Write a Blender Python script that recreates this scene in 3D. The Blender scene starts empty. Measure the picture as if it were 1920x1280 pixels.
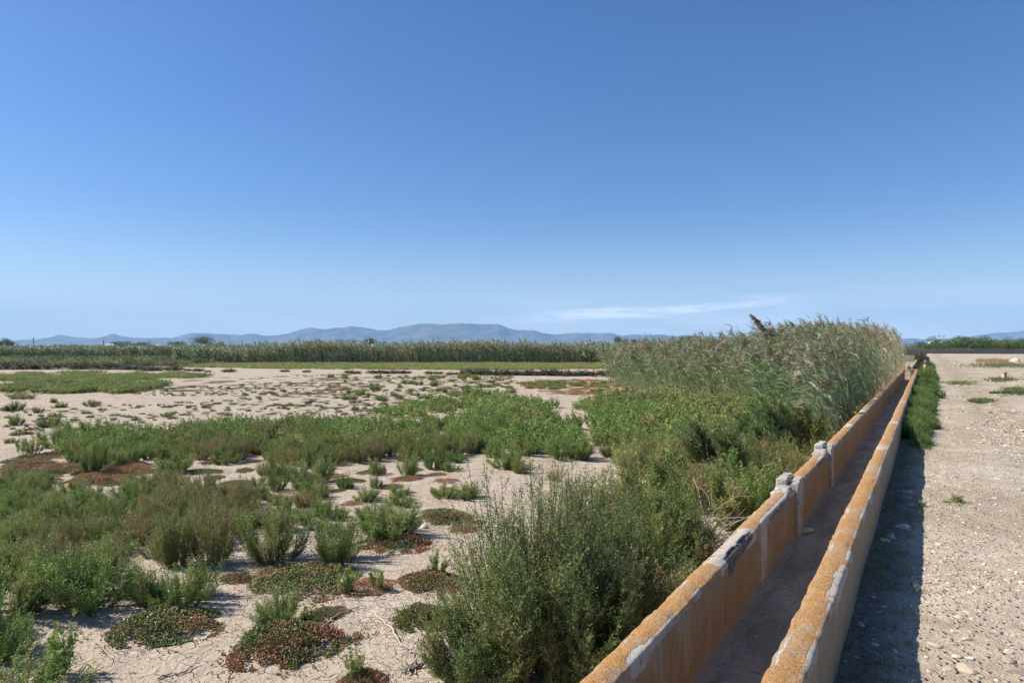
import bpy, math
import numpy as np
from mathutils import Vector

# ------------------------------------------------------------------ camera, sky, sun, exposure
S = bpy.context.scene
C = S.collection
F = 1300.0            # focal length in photo pixels (photo 1920 x 1280)
V0 = 648.0            # horizon row in the photo
CAM_Z = 1.7
FLAT_Z = -0.4         # the salt flat lies lower than the track (z = 0)
TH = math.atan(778 / F)
CT, ST = math.cos(TH), math.sin(TH)
cam = bpy.data.cameras.new('camera'); co = bpy.data.objects.new('camera', cam); C.objects.link(co)
cam.sensor_width = 36; cam.lens = 36 * F / 1920; cam.clip_start = .05; cam.clip_end = 60000
co.location = (0, 0, CAM_Z); co.rotation_euler = (math.radians(90) + math.atan((V0 - 640) / F), 0, 0)
S.camera = co
S.view_settings.view_transform = 'Standard'; S.view_settings.look = 'None'
S.view_settings.exposure = 0.66; S.view_settings.gamma = 1
S.cycles.max_bounces = 6; S.cycles.diffuse_bounces = 3; S.cycles.transmission_bounces = 3
S.cycles.volume_bounces = 1; S.cycles.use_denoising = True; S.cycles.denoising_prefilter = 'ACCURATE'; S.cycles.transparent_max_bounces = 8
SUN_EL = math.radians(42.5); SUN_AZ = (-.993, .12)     # towards the sun, x and y
W = bpy.data.worlds.new('World'); S.world = W; W.use_nodes = True

def nd(nt, typ, ins=None, **props):
    n = nt.nodes.new(typ)
    for k, v in props.items(): setattr(n, k, v)
    for k, v in (ins or {}).items():
        if isinstance(v, bpy.types.NodeSocket): nt.links.new(v, n.inputs[k])
        else: n.inputs[k].default_value = v
    return n
def mth(nt, op, a, b=0.0, c=None, clamp=False):
    n = nd(nt, 'ShaderNodeMath', {0: a, 1: b}, operation=op)
    n.use_clamp = clamp
    if c is not None:
        if isinstance(c, bpy.types.NodeSocket): nt.links.new(c, n.inputs[2])
        else: n.inputs[2].default_value = c
    return n.outputs[0]
def mix(nt, fac, a, b, blend='MIX'):
    n = nt.nodes.new('ShaderNodeMix'); n.data_type = 'RGBA'; n.blend_type = blend
    for i, v in ((0, fac), (6, a), (7, b)):
        if isinstance(v, bpy.types.NodeSocket): nt.links.new(v, n.inputs[i])
        else: n.inputs[i].default_value = (*v, 1) if isinstance(v, tuple) and len(v) == 3 else v
    return n.outputs[2]
def ramp(nt, fac, stops, interp='LINEAR'):
    n = nt.nodes.new('ShaderNodeValToRGB'); n.color_ramp.interpolation = interp
    e = n.color_ramp.elements
    while len(e) < len(stops): e.new(.5)
    for k, (p, c) in enumerate(stops):
        e[k].position = p; e[k].color = (*c, 1) if isinstance(c, tuple) else (c, c, c, 1)
    nt.links.new(fac, n.inputs[0]); return n.outputs[0]
def smooth(nt, v, lo, hi):
    n = nd(nt, 'ShaderNodeMapRange', {'Value': v, 'From Min': lo, 'From Max': hi}, interpolation_type='SMOOTHSTEP')
    return n.outputs[0]
def noise(nt, vec, scale, detail=4, rough=.55, dist=0.0):
    return nd(nt, 'ShaderNodeTexNoise', {'Vector': vec, 'Scale': scale, 'Detail': detail, 'Roughness': rough, 'Distortion': dist}).outputs[0]
def mapping(nt, vec, scale=(1, 1, 1), loc=(0, 0, 0)):
    return nd(nt, 'ShaderNodeMapping', {'Vector': vec, 'Scale': scale, 'Location': loc}).outputs[0]

nt = W.node_tree; nt.nodes.clear()
sky = nt.nodes.new('ShaderNodeTexSky'); sky.sky_type = 'NISHITA'; sky.sun_disc = False
sky.sun_elevation = SUN_EL; sky.sun_rotation = math.atan2(SUN_AZ[0], SUN_AZ[1])
sky.altitude = 0; sky.air_density = 1.0; sky.dust_density = .6; sky.ozone_density = 3.0
tc = nt.nodes.new('ShaderNodeTexCoord')
sep = nd(nt, 'ShaderNodeSeparateXYZ', {0: tc.outputs['Generated']})
az = mth(nt, 'ARCTAN2', sep.outputs[0], sep.outputs[1]); el = sep.outputs[2]
cv = nd(nt, 'ShaderNodeCombineXYZ', {0: az, 1: mth(nt, 'MULTIPLY', el, 7.0), 2: 0.0}).outputs[0]
n1 = noise(nt, cv, 11, 8, .66, .9); n2 = noise(nt, cv, 3.1, 5, .6, .3)
# the brighter wisp: a thin band that climbs to the right
cl = mth(nt, 'ADD', mth(nt, 'SUBTRACT', el, mth(nt, 'MULTIPLY_ADD', az, .052, .036)), mth(nt, 'MULTIPLY', mth(nt, 'SUBTRACT', noise(nt, cv, 7, 6, .6, .5), .5), .034))
band = mth(nt, 'MULTIPLY', smooth(nt, cl, -.011, .003), smooth(nt, cl, .013, .003))
band = mth(nt, 'MULTIPLY', band, mth(nt, 'MULTIPLY', smooth(nt, az, -.02, .10), smooth(nt, az, .46, .24)))
wisp = mth(nt, 'MULTIPLY', band, mth(nt, 'MULTIPLY', smooth(nt, n1, .25, .56), smooth(nt, noise(nt, cv, 34, 6, .65, .4), .12, .55)))
# the faint veil above the horizon
veil = mth(nt, 'MULTIPLY', smooth(nt, el, .085, .035), smooth(nt, n2, .34, .70))
veil = mth(nt, 'MULTIPLY', veil, mth(nt, 'MULTIPLY_ADD', smooth(nt, az, -.1, .25), .65, .35))
cmask = mth(nt, 'ADD', mth(nt, 'MULTIPLY', wisp, 1.0), mth(nt, 'MULTIPLY', veil, .55), clamp=True)
hs = nd(nt, 'ShaderNodeHueSaturation', {'Saturation': 1.22, 'Value': 1.0, 'Color': sky.outputs[0]})
pale = mth(nt, 'POWER', smooth(nt, el, .24, -.02), 2.2)
skyc = mix(nt, cmask, mix(nt, mth(nt, 'MULTIPLY', pale, .75), mix(nt, 1.0, hs.outputs[0], (.86, .94, 1.14), 'MULTIPLY'), (6.7, 8.3, 9.0)), (10.5, 10.9, 11.6))
bg = nd(nt, 'ShaderNodeBackground', {0: skyc, 1: .073})
nt.links.new(bg.outputs[0], nt.nodes.new('ShaderNodeOutputWorld').inputs[0])
sl = bpy.data.lights.new('sun', 'SUN'); so = bpy.data.objects.new('sun', sl); C.objects.link(so)
sl.energy = 5.0; sl.angle = math.radians(.53); sl.color = (1, .94, .84)
sd = Vector((SUN_AZ[0] * math.cos(SUN_EL), SUN_AZ[1] * math.cos(SUN_EL), math.sin(SUN_EL)))
so.rotation_euler = sd.to_track_quat('Z', 'Y').to_euler(); so.location = (-20, 0, 30)

# ------------------------------------------------------------------ helpers
def P(u, v, z=FLAT_Z):                  # photo pixel -> point on the level ground at height z
    y = (CAM_Z - z) * F / (v - V0)
    return ((u - 960) / F * y, y)
def px(x, y, z):                        # point -> photo pixel
    return 960 + F * x / y, V0 + F * (CAM_Z - z) / y
def st(s, t): return (s * CT + t * ST, -s * ST + t * CT)     # channel frame -> world
def s_of(x, y): return x * CT - y * ST
def t_of(x, y): return x * ST + y * CT

_perm = np.random.default_rng(7).random((256, 256))
def vnoise(x, y):
    x = np.asarray(x, float); y = np.asarray(y, float)
    xi = np.floor(x).astype(int); yi = np.floor(y).astype(int)
    fx = x - xi; fy = y - yi; fx = fx * fx * (3 - 2 * fx); fy = fy * fy * (3 - 2 * fy)
    g = lambda a, b: _perm[a & 255, b & 255]
    return (g(xi, yi) * (1 - fx) + g(xi + 1, yi) * fx) * (1 - fy) + (g(xi, yi + 1) * (1 - fx) + g(xi + 1, yi + 1) * fx) * fy
def fbm(x, y, o=4):
    r = 0; a = .5
    for k in range(o): r = r + a * vnoise(x * 2 ** k + 13.7 * k, y * 2 ** k + 5.1 * k); a *= .5
    return r

class MB:                               # collects vertices, faces and a tint per vertex
    def __init__(s): s.V = []; s.F = []; s.T = []; s.M = []; s.n = 0
    def add(s, V, Fc, tint=.5, m=0):
        V = np.asarray(V, np.float32).reshape(-1, 3); Fc = np.asarray(Fc, np.int64)
        s.V.append(V); s.F.append(Fc + s.n); s.M.append(np.full(len(Fc), m, np.int32))
        s.T.append(np.broadcast_to(np.asarray(tint, np.float32), (len(V),)).copy()); s.n += len(V)
        return s
    def mesh(s, name, mats, shade_smooth=False):
        me = bpy.data.meshes.new(name)
        V = np.concatenate(s.V)
        me.vertices.add(len(V)); me.vertices.foreach_set('co', V.ravel())
        li = np.concatenate([f.ravel() for f in s.F]).astype(np.int32)
        tot = np.concatenate([np.full(len(f), f.shape[1], np.int32) for f in s.F])
        start = np.concatenate([[0], np.cumsum(tot)[:-1]]).astype(np.int32)
        me.loops.add(len(li)); me.loops.foreach_set('vertex_index', li)
        me.polygons.add(len(tot)); me.polygons.foreach_set('loop_start', start)
        try: me.polygons.foreach_set('loop_total', tot)
        except Exception: pass
        for m in (mats if isinstance(mats, (list, tuple)) else [mats]): me.materials.append(m)
        me.polygons.foreach_set('material_index', np.concatenate(s.M))
        me.polygons.foreach_set('use_smooth', np.full(len(tot), shade_smooth))
        a = me.attributes.new('tint', 'FLOAT', 'POINT'); a.data.foreach_set('value', np.concatenate(s.T))
        me.update(calc_edges=True)
        return me
def ob(name, me, parent=None, loc=(0, 0, 0), rz=0.0, sc=None):
    o = bpy.data.objects.new(name, me); C.objects.link(o)
    o.location = loc; o.rotation_euler = (0, 0, rz)
    if sc is not None: o.scale = sc if isinstance(sc, (tuple, list)) else (sc, sc, sc)
    if parent: o.parent = parent
    return o
def tag(o, label=None, cat=None, group=None, kind=None):
    for k, v in (('label', label), ('category', cat), ('group', group), ('kind', kind)):
        if v: o[k] = v
    return o

# ------------------------------------------------------------------ materials
def newmat(name):
    m = bpy.data.materials.new(name); m.use_nodes = True; m.node_tree.nodes.clear(); return m, m.node_tree
def finish(nt, shader):
    o = nt.nodes.new('ShaderNodeOutputMaterial'); nt.links.new(shader, o.inputs[0])
def leaf_mat(name, stops, trans=.22, var=.3, rough=.6, gain=2.1):
    m, nt = newmat(name)
    at = nd(nt, 'ShaderNodeAttribute', attribute_name='tint').outputs['Fac']
    oi = nt.nodes.new('ShaderNodeObjectInfo').outputs['Random']
    v = mth(nt, 'ADD', at, mth(nt, 'MULTIPLY', mth(nt, 'SUBTRACT', oi, .5), var))
    c = ramp(nt, v, [(q, tuple(min(.8, x * gain) for x in cc)) for q, cc in stops])
    p = nd(nt, 'ShaderNodeBsdfPrincipled', {'Base Color': c, 'Roughness': rough, 'Specular IOR Level': .25})
    t = nd(nt, 'ShaderNodeBsdfTranslucent', {0: mix(nt, .5, c, (.24, .30, .07))})
    s = nd(nt, 'ShaderNodeMixShader', {0: trans, 1: p.outputs[0], 2: t.outputs[0]})
    finish(nt, s.outputs[0]); return m
M = {}
M['green'] = leaf_mat('feathery green foliage', [(0, (.054, .094, .026)), (.35, (.092, .142, .035)), (.6, (.136, .178, .045)), (.8, (.178, .195, .060)), (1, (.18, .14, .075))])
M['yellow'] = leaf_mat('yellowish green foliage', [(0, (.070, .105, .030)), (.4, (.118, .155, .042)), (.75, (.18, .19, .060)), (1, (.20, .15, .078))], gain=1.75)
M['olive'] = leaf_mat('olive needle foliage', [(0, (.040, .062, .024)), (.4, (.076, .106, .036)), (.7, (.125, .148, .050)), (1, (.145, .110, .062))], var=.2, gain=2.25)
M['brown'] = leaf_mat('brown tipped foliage', [(0, (.07, .09, .03)), (.4, (.115, .125, .045)), (.7, (.175, .135, .065)), (1, (.20, .12, .07))])
M['dark'] = leaf_mat('dark dusky foliage', [(0, (.045, .048, .032)), (.5, (.080, .080, .052)), (1, (.125, .105, .080))], trans=.12, gain=1.4)
M['mat'] = leaf_mat('succulent leaves', [(0, (.055, .085, .022)), (.25, (.10, .135, .035)), (.42, (.16, .125, .05)), (.6, (.22, .105, .055)), (.85, (.25, .085, .055)), (.93, (.28, .13, .075)), (.95, (.40, .37, .28)), (1, (.42, .39, .30))], trans=.15, var=.16, rough=.5, gain=1.5)
M['redmat'] = leaf_mat('red succulent leaves', [(0, (.10, .12, .045)), (.3, (.18, .14, .055)), (.55, (.27, .125, .060)), (.8, (.33, .135, .070)), (1, (.34, .19, .10))], trans=.15, var=.2, rough=.5, gain=1.55)
M['reed'] = leaf_mat('reed blades', [(0, (.060, .105, .050)), (.4, (.115, .165, .085)), (.7, (.20, .22, .125)), (1, (.34, .29, .20))], trans=.30, var=0, rough=.36)
M['plume'] = leaf_mat('reed plumes', [(0, (.19, .135, .095)), (.5, (.34, .255, .19)), (1, (.50, .41, .32))], trans=.35, var=.1, rough=.8, gain=1.2)
M['grass'] = leaf_mat('green grass', [(0, (.040, .085, .02)), (.5, (.075, .135, .03)), (.8, (.13, .165, .05)), (1, (.24, .20, .10))], var=0, gain=1.15)
M['tree'] = leaf_mat('tree foliage', [(0, (.032, .05, .02)), (.5, (.06, .085, .03)), (1, (.10, .12, .045))], trans=.15, gain=1.0)
M['hedge'] = leaf_mat('hedge foliage', [(0, (.045, .075, .022)), (.5, (.085, .13, .035)), (1, (.15, .17, .06))], trans=.2, var=.5, gain=1.3)
M['twig'] = leaf_mat('dead grey wood', [(0, (.16, .135, .11)), (.5, (.30, .26, .215)), (1, (.46, .41, .35))], trans=0, var=.2, rough=.85, gain=1.0)
M['bark'] = leaf_mat('brown bark', [(0, (.07, .05, .035)), (1, (.14, .10, .07))], trans=0, rough=.9)

def sand_mat():
    m, nt = newmat('pale cracked salt flat')
    g = nt.nodes.new('ShaderNodeNewGeometry').outputs['Position']
    a = noise(nt, g, .35, 5, .6); b = noise(nt, g, 2.3, 5, .62, .4); c = noise(nt, g, 26, 4, .65); d = noise(nt, g, 95, 2, .6)
    col = mix(nt, smooth(nt, a, .35, .68), (.42, .34, .258), (.54, .447, .348))
    col = mix(nt, mth(nt, 'MULTIPLY', smooth(nt, b, .52, .72), .45), col, (.36, .265, .19))
    col = mix(nt, mth(nt, 'MULTIPLY', smooth(nt, c, .56, .75), .45), col, (.30, .235, .175))
    col = mix(nt, mth(nt, 'MULTIPLY', smooth(nt, d, .60, .72), .5), col, (.20, .15, .11))
    col = mix(nt, mth(nt, 'MULTIPLY', smooth(nt, d, .38, .28), .4), col, (.60, .52, .42))
    # mud cracks
    w = nd(nt, 'ShaderNodeVectorMath', {0: g, 1: nd(nt, 'ShaderNodeVectorMath', {0: nd(nt, 'ShaderNodeTexNoise', {'Vector': g, 'Scale': 5.0}).outputs[1], 1: (.22, .22, .22)}, operation='MULTIPLY').outputs[0]}, operation='ADD').outputs[0]
    v1 = nd(nt, 'ShaderNodeTexVoronoi', {'Vector': w, 'Scale': 7.0}, feature='DISTANCE_TO_EDGE').outputs['Distance']
    v2 = nd(nt, 'ShaderNodeTexVoronoi', {'Vector': w, 'Scale': 19.0}, feature='DISTANCE_TO_EDGE').outputs['Distance']
    ck = mth(nt, 'MULTIPLY', smooth(nt, v1, .035, .0), smooth(nt, b, .40, .56))
    ck2 = mth(nt, 'MULTIPLY', smooth(nt, v2, .05, .0), smooth(nt, a, .40, .6))
    crack = mth(nt, 'MAXIMUM', ck, mth(nt, 'MULTIPLY', ck2, .6))
    col = mix(nt, mth(nt, 'MULTIPLY', crack, .55), col, (.16, .115, .08))
    sp = nd(nt, 'ShaderNodeSeparateXYZ', {0: g})
    far = smooth(nt, sp.outputs[1], 78, 100)      # beyond the reeds the plain carries scrub
    col = mix(nt, far, col, mix(nt, smooth(nt, noise(nt, g, .02, 4), .4, .6), (.075, .09, .045), (.17, .15, .09)))
    h = mth(nt, 'ADD', mth(nt, 'MULTIPLY', b, 1.4), mth(nt, 'ADD', mth(nt, 'MULTIPLY', c, .42), mth(nt, 'MULTIPLY', d, .10)))
    h = mth(nt, 'SUBTRACT', h, mth(nt, 'MULTIPLY', crack, .35))
    bp = nd(nt, 'ShaderNodeBump', {'Height': h, 'Strength': .9, 'Distance': .05})
    p = nd(nt, 'ShaderNodeBsdfPrincipled', {'Base Color': col, 'Roughness': .95, 'Specular IOR Level': .1, 'Normal': bp.outputs[0]})
    finish(nt, p.outputs[0]); return m
def gravel_mat():
    m, nt = newmat('pale gravel track')
    g = nt.nodes.new('ShaderNodeNewGeometry').outputs['Position']
    a = noise(nt, g, .5, 5, .6); b = noise(nt, g, 3.0, 5, .62, .3); d = noise(nt, g, 70, 3, .65)
    vo = nd(nt, 'ShaderNodeTexVoronoi', {'Vector': g, 'Scale': 26.0, 'Randomness': 1.0})
    vb = nd(nt, 'ShaderNodeTexVoronoi', {'Vector': g, 'Scale': 60.0})
    r1 = nd(nt, 'ShaderNodeSeparateXYZ', {0: vo.outputs['Color']}).outputs[0]
    r2 = nd(nt, 'ShaderNodeSeparateXYZ', {0: vb.outputs['Color']}).outputs[0]
    col = mix(nt, smooth(nt, a, .36, .66), (.42, .34, .245), (.57, .48, .365))
    col = mix(nt, mth(nt, 'MULTIPLY', smooth(nt, b, .5, .7), .5), col, (.29, .225, .165))
    st1 = mth(nt, 'MULTIPLY', mth(nt, 'GREATER_THAN', r1, .60), smooth(nt, vo.outputs['Distance'], .46, .34))
    stc = ramp(nt, r2, [(0, (.36, .29, .22)), (.5, (.52, .46, .37)), (.8, (.62, .56, .46)), (1, (.54, .44, .26))])
    col = mix(nt, mth(nt, 'MULTIPLY', st1, .75), col, stc)
    st2 = mth(nt, 'MULTIPLY', mth(nt, 'GREATER_THAN', r2, .55), smooth(nt, vb.outputs['Distance'], .5, .36))
    col = mix(nt, mth(nt, 'MULTIPLY', st2, .5), col, (.52, .45, .36))
    col = mix(nt, mth(nt, 'MULTIPLY', smooth(nt, d, .56, .72), .6), col, (.19, .15, .115))
    # strip along the wall foot painted darker to deepen the wall's shade
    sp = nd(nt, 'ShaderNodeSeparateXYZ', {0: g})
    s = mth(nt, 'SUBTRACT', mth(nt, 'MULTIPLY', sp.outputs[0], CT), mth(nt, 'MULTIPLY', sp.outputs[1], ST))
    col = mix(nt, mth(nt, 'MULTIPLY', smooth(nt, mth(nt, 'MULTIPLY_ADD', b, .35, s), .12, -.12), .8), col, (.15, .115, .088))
    col = mix(nt, mth(nt, 'MULTIPLY', smooth(nt, noise(nt, g, 1.1, 6, .7, .8), .50, .64), .35), col, (.32, .25, .18))
    col = mix(nt, mth(nt, 'MULTIPLY', smooth(nt, noise(nt, g, 7.0, 5, .7, .4), .54, .68), .5), col, (.24, .19, .14))
    # two worn wheel lanes with a brownish strip between
    mid = mth(nt, 'MULTIPLY', smooth(nt, mth(nt, 'ABSOLUTE', mth(nt, 'SUBTRACT', mth(nt, 'MULTIPLY_ADD', a, 1.2, s), 2.2)), .75, .15), smooth(nt, b, .38, .6))
    col = mix(nt, mth(nt, 'MULTIPLY', mid, .7), col, (.25, .20, .14))
    h = mth(nt, 'ADD', mth(nt, 'MULTIPLY', mth(nt, 'MULTIPLY', st1, mth(nt, 'SUBTRACT', .5, vo.outputs['Distance'])), 1.6), mth(nt, 'MULTIPLY', st2, .25))
    h = mth(nt, 'ADD', h, mth(nt, 'ADD', mth(nt, 'MULTIPLY', b, 1.2), mth(nt, 'MULTIPLY', d, .25)))
    bp = nd(nt, 'ShaderNodeBump', {'Height': h, 'Strength': 1.0, 'Distance': .055})
    p = nd(nt, 'ShaderNodeBsdfPrincipled', {'Base Color': col, 'Roughness': .92, 'Specular IOR Level': .15, 'Normal': bp.outputs[0]})
    finish(nt, p.outputs[0]); return m
def stone_mat():
    m, nt = newmat('pale limestone')
    at = nd(nt, 'ShaderNodeAttribute', attribute_name='tint').outputs['Fac']
    oi = nt.nodes.new('ShaderNodeObjectInfo').outputs['Random']
    g = nt.nodes.new('ShaderNodeNewGeometry').outputs['Position']
    v = mth(nt, 'FRACT', mth(nt, 'ADD', at, oi))
    c = ramp(nt, v, [(0, (.30, .24, .18)), (.35, (.42, .35, .265)), (.7, (.52, .45, .355)), (.92, (.58, .53, .45)), (1, (.50, .39, .22))])
    n = noise(nt, g, 60, 4, .65)
    c = mix(nt, mth(nt, 'MULTIPLY', smooth(nt, n, .5, .75), .5), c, (.25, .20, .15))
    bp = nd(nt, 'ShaderNodeBump', {'Height': n, 'Strength': .6, 'Distance': .008})
    p = nd(nt, 'ShaderNodeBsdfPrincipled', {'Base Color': c, 'Roughness': .85, 'Specular IOR Level': .2, 'Normal': bp.outputs[0]})
    finish(nt, p.outputs[0]); return m
def wall_mat(name='lichen covered concrete'):
    m, nt = newmat(name)
    o = nt.nodes.new('ShaderNodeTexCoord').outputs['Object']          # x across, y along, z up
    gn = nd(nt, 'ShaderNodeSeparateXYZ', {0: nt.nodes.new('ShaderNodeTexCoord').outputs['Normal']})
    worn = nd(nt, 'ShaderNodeAttribute', attribute_name='worn').outputs['Fac']
    chip = nd(nt, 'ShaderNodeAttribute', attribute_name='chip').outputs['Fac']
    edge = nd(nt, 'ShaderNodeAttribute', attribute_name='edge').outputs['Fac']
    fine = noise(nt, o, 130, 4, .7); med = noise(nt, o, 22, 5, .65, .3); big = noise(nt, o, 2.6, 5, .62, .3)
    lich = mix(nt, smooth(nt, fine, .34, .66), (.27, .128, .042), (.60, .335, .130))
    lich = mix(nt, mth(nt, 'MULTIPLY', smooth(nt, big, .44, .66), .75), lich, mix(nt, smooth(nt, fine, .36, .64), (.25, .165, .09), (.52, .38, .235)))
    lich = mix(nt, mth(nt, 'MULTIPLY', smooth(nt, med, .54, .72), .65), lich, (.47, .38, .27))
    lich = mix(nt, mth(nt, 'MULTIPLY', smooth(nt, fine, .57, .68), .6), lich, (.12, .068, .035))
    blot = mth(nt, 'MULTIPLY', smooth(nt, noise(nt, mapping(nt, o, (1, .55, 1)), 6.5, 7, .7, .6), .53, .60), smooth(nt, fine, .30, .52))
    lich = mix(nt, mth(nt, 'MULTIPLY', blot, .50), lich, (.40, .34, .265))
    conc = mix(nt, smooth(nt, med, .35, .65), (.36, .31, .25), (.50, .455, .385))
    conc = mix(nt, mth(nt, 'MULTIPLY', smooth(nt, fine, .55, .7), .5), conc, (.24, .205, .17))
    # faces: ochre film with vertical streaks
    stv = mapping(nt, o, (5, 22, 1.6)); sn = noise(nt, stv, 1.0, 6, .68, .2); sn2 = noise(nt, mapping(nt, o, (3, 60, 3)), 1.0, 4, .7)
    inner = mix(nt, smooth(nt, sn, .34, .64), (.35, .205, .09), (.335, .255, .165))
    inner = mix(nt, mth(nt, 'MULTIPLY', smooth(nt, noise(nt, mapping(nt, o, (1, 1, .7)), 3.6, 7, .72, .5), .50, .58), .75), inner, (.385, .32, .235))
    inner = mix(nt, mth(nt, 'MULTIPLY', smooth(nt, sn2, .52, .68), .65), inner, (.19, .115, .06))
    inner = mix(nt, mth(nt, 'MULTIPLY', smooth(nt, sn, .66, .74), .6), inner, (.46, .42, .35))
    outer = mix(nt, smooth(nt, sn, .36, .66), (.44, .325, .205), (.33, .245, .16))
    outer = mix(nt, mth(nt, 'MULTIPLY', smooth(nt, sn2, .58, .72), .6), outer, (.16, .125, .10))
    outer = mix(nt, mth(nt, 'MULTIPLY', smooth(nt, big, .5, .7), .35), outer, (.44, .30, .14))
    zz = nd(nt, 'ShaderNodeSeparateXYZ', {0: o})
    isR = mth(nt, 'GREATER_THAN', zz.outputs[0], -.8)                  # the wall on the track side
    isIn = mth(nt, 'GREATER_THAN', gn.outputs[0], 0)
    face = mix(nt, mth(nt, 'MULTIPLY', isR, isIn), inner, outer)
    low = smooth(nt, mth(nt, 'MULTIPLY_ADD', med, .06, zz.outputs[2]), .09, .03)
    face = mix(nt, mth(nt, 'MULTIPLY', low, .65), face, (.36, .28, .20))
    top = smooth(nt, mth(nt, 'MULTIPLY_ADD', med, .3, gn.outputs[2]), .42, .72)
    col = mix(nt, top, face, lich)
    ew = smooth(nt, mth(nt, 'ADD', mth(nt, 'MULTIPLY', edge, .42), mth(nt, 'MULTIPLY', big, .75)),   .74, .86)
    ew = mth(nt, 'MAXIMUM', ew, smooth(nt, mth(nt, 'ADD', mth(nt, 'MULTIPLY', med, .75), mth(nt, 'MULTIPLY_ADD', fine, .35, worn)), .98, 1.12))
    col = mix(nt, ew, col, mix(nt, smooth(nt, fine, .3, .65), conc, (.53, .48, .41)))
    dk = smooth(nt, mth(nt, 'MULTIPLY_ADD', med, .5, chip), .66, .76)
    col = mix(nt, dk, col, mix(nt, smooth(nt, med, .35, .6), (.085, .062, .048), (.23, .185, .15)))
    h = mth(nt, 'ADD', mth(nt, 'MULTIPLY', fine, .6), mth(nt, 'ADD', mth(nt, 'MULTIPLY', med, .9), mth(nt, 'MULTIPLY', ew, -.25)))
    bp = nd(nt, 'ShaderNodeBump', {'Height': h, 'Strength': 1.0, 'Distance': .014})
    p = nd(nt, 'ShaderNodeBsdfPrincipled', {'Base Color': col, 'Roughness': .92, 'Specular IOR Level': .12, 'Normal': bp.outputs[0]})
    finish(nt, p.outputs[0]); return m
def floor_mat():
    m, nt = newmat('dirty channel bed')
    o = nt.nodes.new('ShaderNodeTexCoord').outputs['Object']
    a = noise(nt, mapping(nt, o, (3, .8, 1)), 1.6, 6, .65, .5); f = noise(nt, o, 90, 4, .7); v = noise(nt, o, 14, 5, .65)
    c = mix(nt, smooth(nt, a, .36, .64), (.235, .222, .178), (.37, .35, .285))
    c = mix(nt, mth(nt, 'MULTIPLY', smooth(nt, f, .52, .7), .55), c, (.075, .062, .05))
    c = mix(nt, mth(nt, 'MULTIPLY', smooth(nt, v, .56, .72), .5), c, (.09, .075, .06))
    sx = nd(nt, 'ShaderNodeSeparateXYZ', {0: o}).outputs[0]
    rim = smooth(nt, mth(nt, 'MULTIPLY_ADD', v, .05, mth(nt, 'ABSOLUTE', mth(nt, 'ADD', sx, .797))), .20, .245)
    c = mix(nt, mth(nt, 'MULTIPLY', rim, .6), c, (.30, .25, .195))
    bp = nd(nt, 'ShaderNodeBump', {'Height': mth(nt, 'ADD', f, v), 'Strength': .6, 'Distance': .01})
    p = nd(nt, 'ShaderNodeBsdfPrincipled', {'Base Color': c, 'Roughness': .95, 'Specular IOR Level': .1, 'Normal': bp.outputs[0]})
    finish(nt, p.outputs[0]); return m
def plain_mat(name, c1, c2, scale=6, rough=.85, bump=.4, dist=.01):
    m, nt = newmat(name)
    o = nt.nodes.new('ShaderNodeTexCoord').outputs['Object']
    n = noise(nt, o, scale, 6, .65, .3); f = noise(nt, o, scale * 8, 4, .65)
    c = mix(nt, smooth(nt, n, .34, .66), c1, c2)
    c = mix(nt, mth(nt, 'MULTIPLY', smooth(nt, f, .55, .72), .4), c, tuple(x * .5 for x in c1))
    bp = nd(nt, 'ShaderNodeBump', {'Height': mth(nt, 'ADD', n, f), 'Strength': bump, 'Distance': dist})
    p = nd(nt, 'ShaderNodeBsdfPrincipled', {'Base Color': c, 'Roughness': rough, 'Specular IOR Level': .2, 'Normal': bp.outputs[0]})
    finish(nt, p.outputs[0]); return m
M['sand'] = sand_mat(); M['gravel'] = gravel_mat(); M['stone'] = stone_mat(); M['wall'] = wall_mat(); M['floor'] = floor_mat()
M['post'] = plain_mat('weathered white concrete', (.34, .30, .25), (.54, .50, .43), 14, .92, 1.0, .012)
M['dirt'] = plain_mat('soil clods', (.30, .235, .175), (.46, .375, .29), 20)
M['farwall'] = plain_mat('stained brown concrete', (.36, .26, .205), (.48, .37, .295), .6)
M['cap'] = plain_mat('orange wall coping', (.40, .27, .14), (.48, .36, .23), .8)
M['block'] = plain_mat('tan concrete', (.42, .32, .21), (.52, .42, .30), 9)
M['mount'] = plain_mat('scrub covered rock', (.055, .065, .04), (.16, .14, .105), .006, .95, 0, 1)
M['white'] = plain_mat('white render', (.6, .57, .52), (.7, .67, .62), 1.5)
M['tile'] = plain_mat('pale roof', (.42, .34, .28), (.5, .42, .36), 1.5)
M['wood'] = plain_mat('dark timber', (.08, .065, .05), (.13, .105, .08), 5)

# ------------------------------------------------------------------ ground, track, hills
def geo(a, b, step, r):                 # grid lines: even steps in [a,b], growing outside it elsewhere
    return a
def lines(lo, a, b, hi, step, r=1.13):
    mid = list(np.arange(a, b, step)); d = step; x = b; up = []
    while x < hi: up.append(x); d *= r; x += d
    up.append(hi); d = step; x = a - step; dn = []
    while x > lo: dn.append(x); d *= r; x -= d
    dn.append(lo)
    return np.array(sorted(set(dn + mid + up)))
def grid(X, Y, fz):
    gx, gy = np.meshgrid(X, Y); z = fz(gx, gy)
    V = np.stack([gx, gy, z], -1).reshape(-1, 3); n, k = len(Y), len(X)
    i = (np.arange(n - 1)[:, None] * k + np.arange(k - 1)[None]).reshape(-1)
    return V, np.stack([i, i + 1, i + 1 + k, i + k], -1)
def flat_z(x, y):
    d = np.hypot(x, y)
    f = np.clip(1 - (d - 60) / 60, 0, 1)
    z = FLAT_Z + f * ((fbm(x * .5, y * .5, 4) - .47) * .10 + (fbm(x * 3.1 + 9, y * 3.1, 3) - .44) * .035)
    return z
V, Q = grid(lines(-13000, -6, 5, 13000, .05), lines(-2000, 3, 15, 10800, .05), flat_z)
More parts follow.
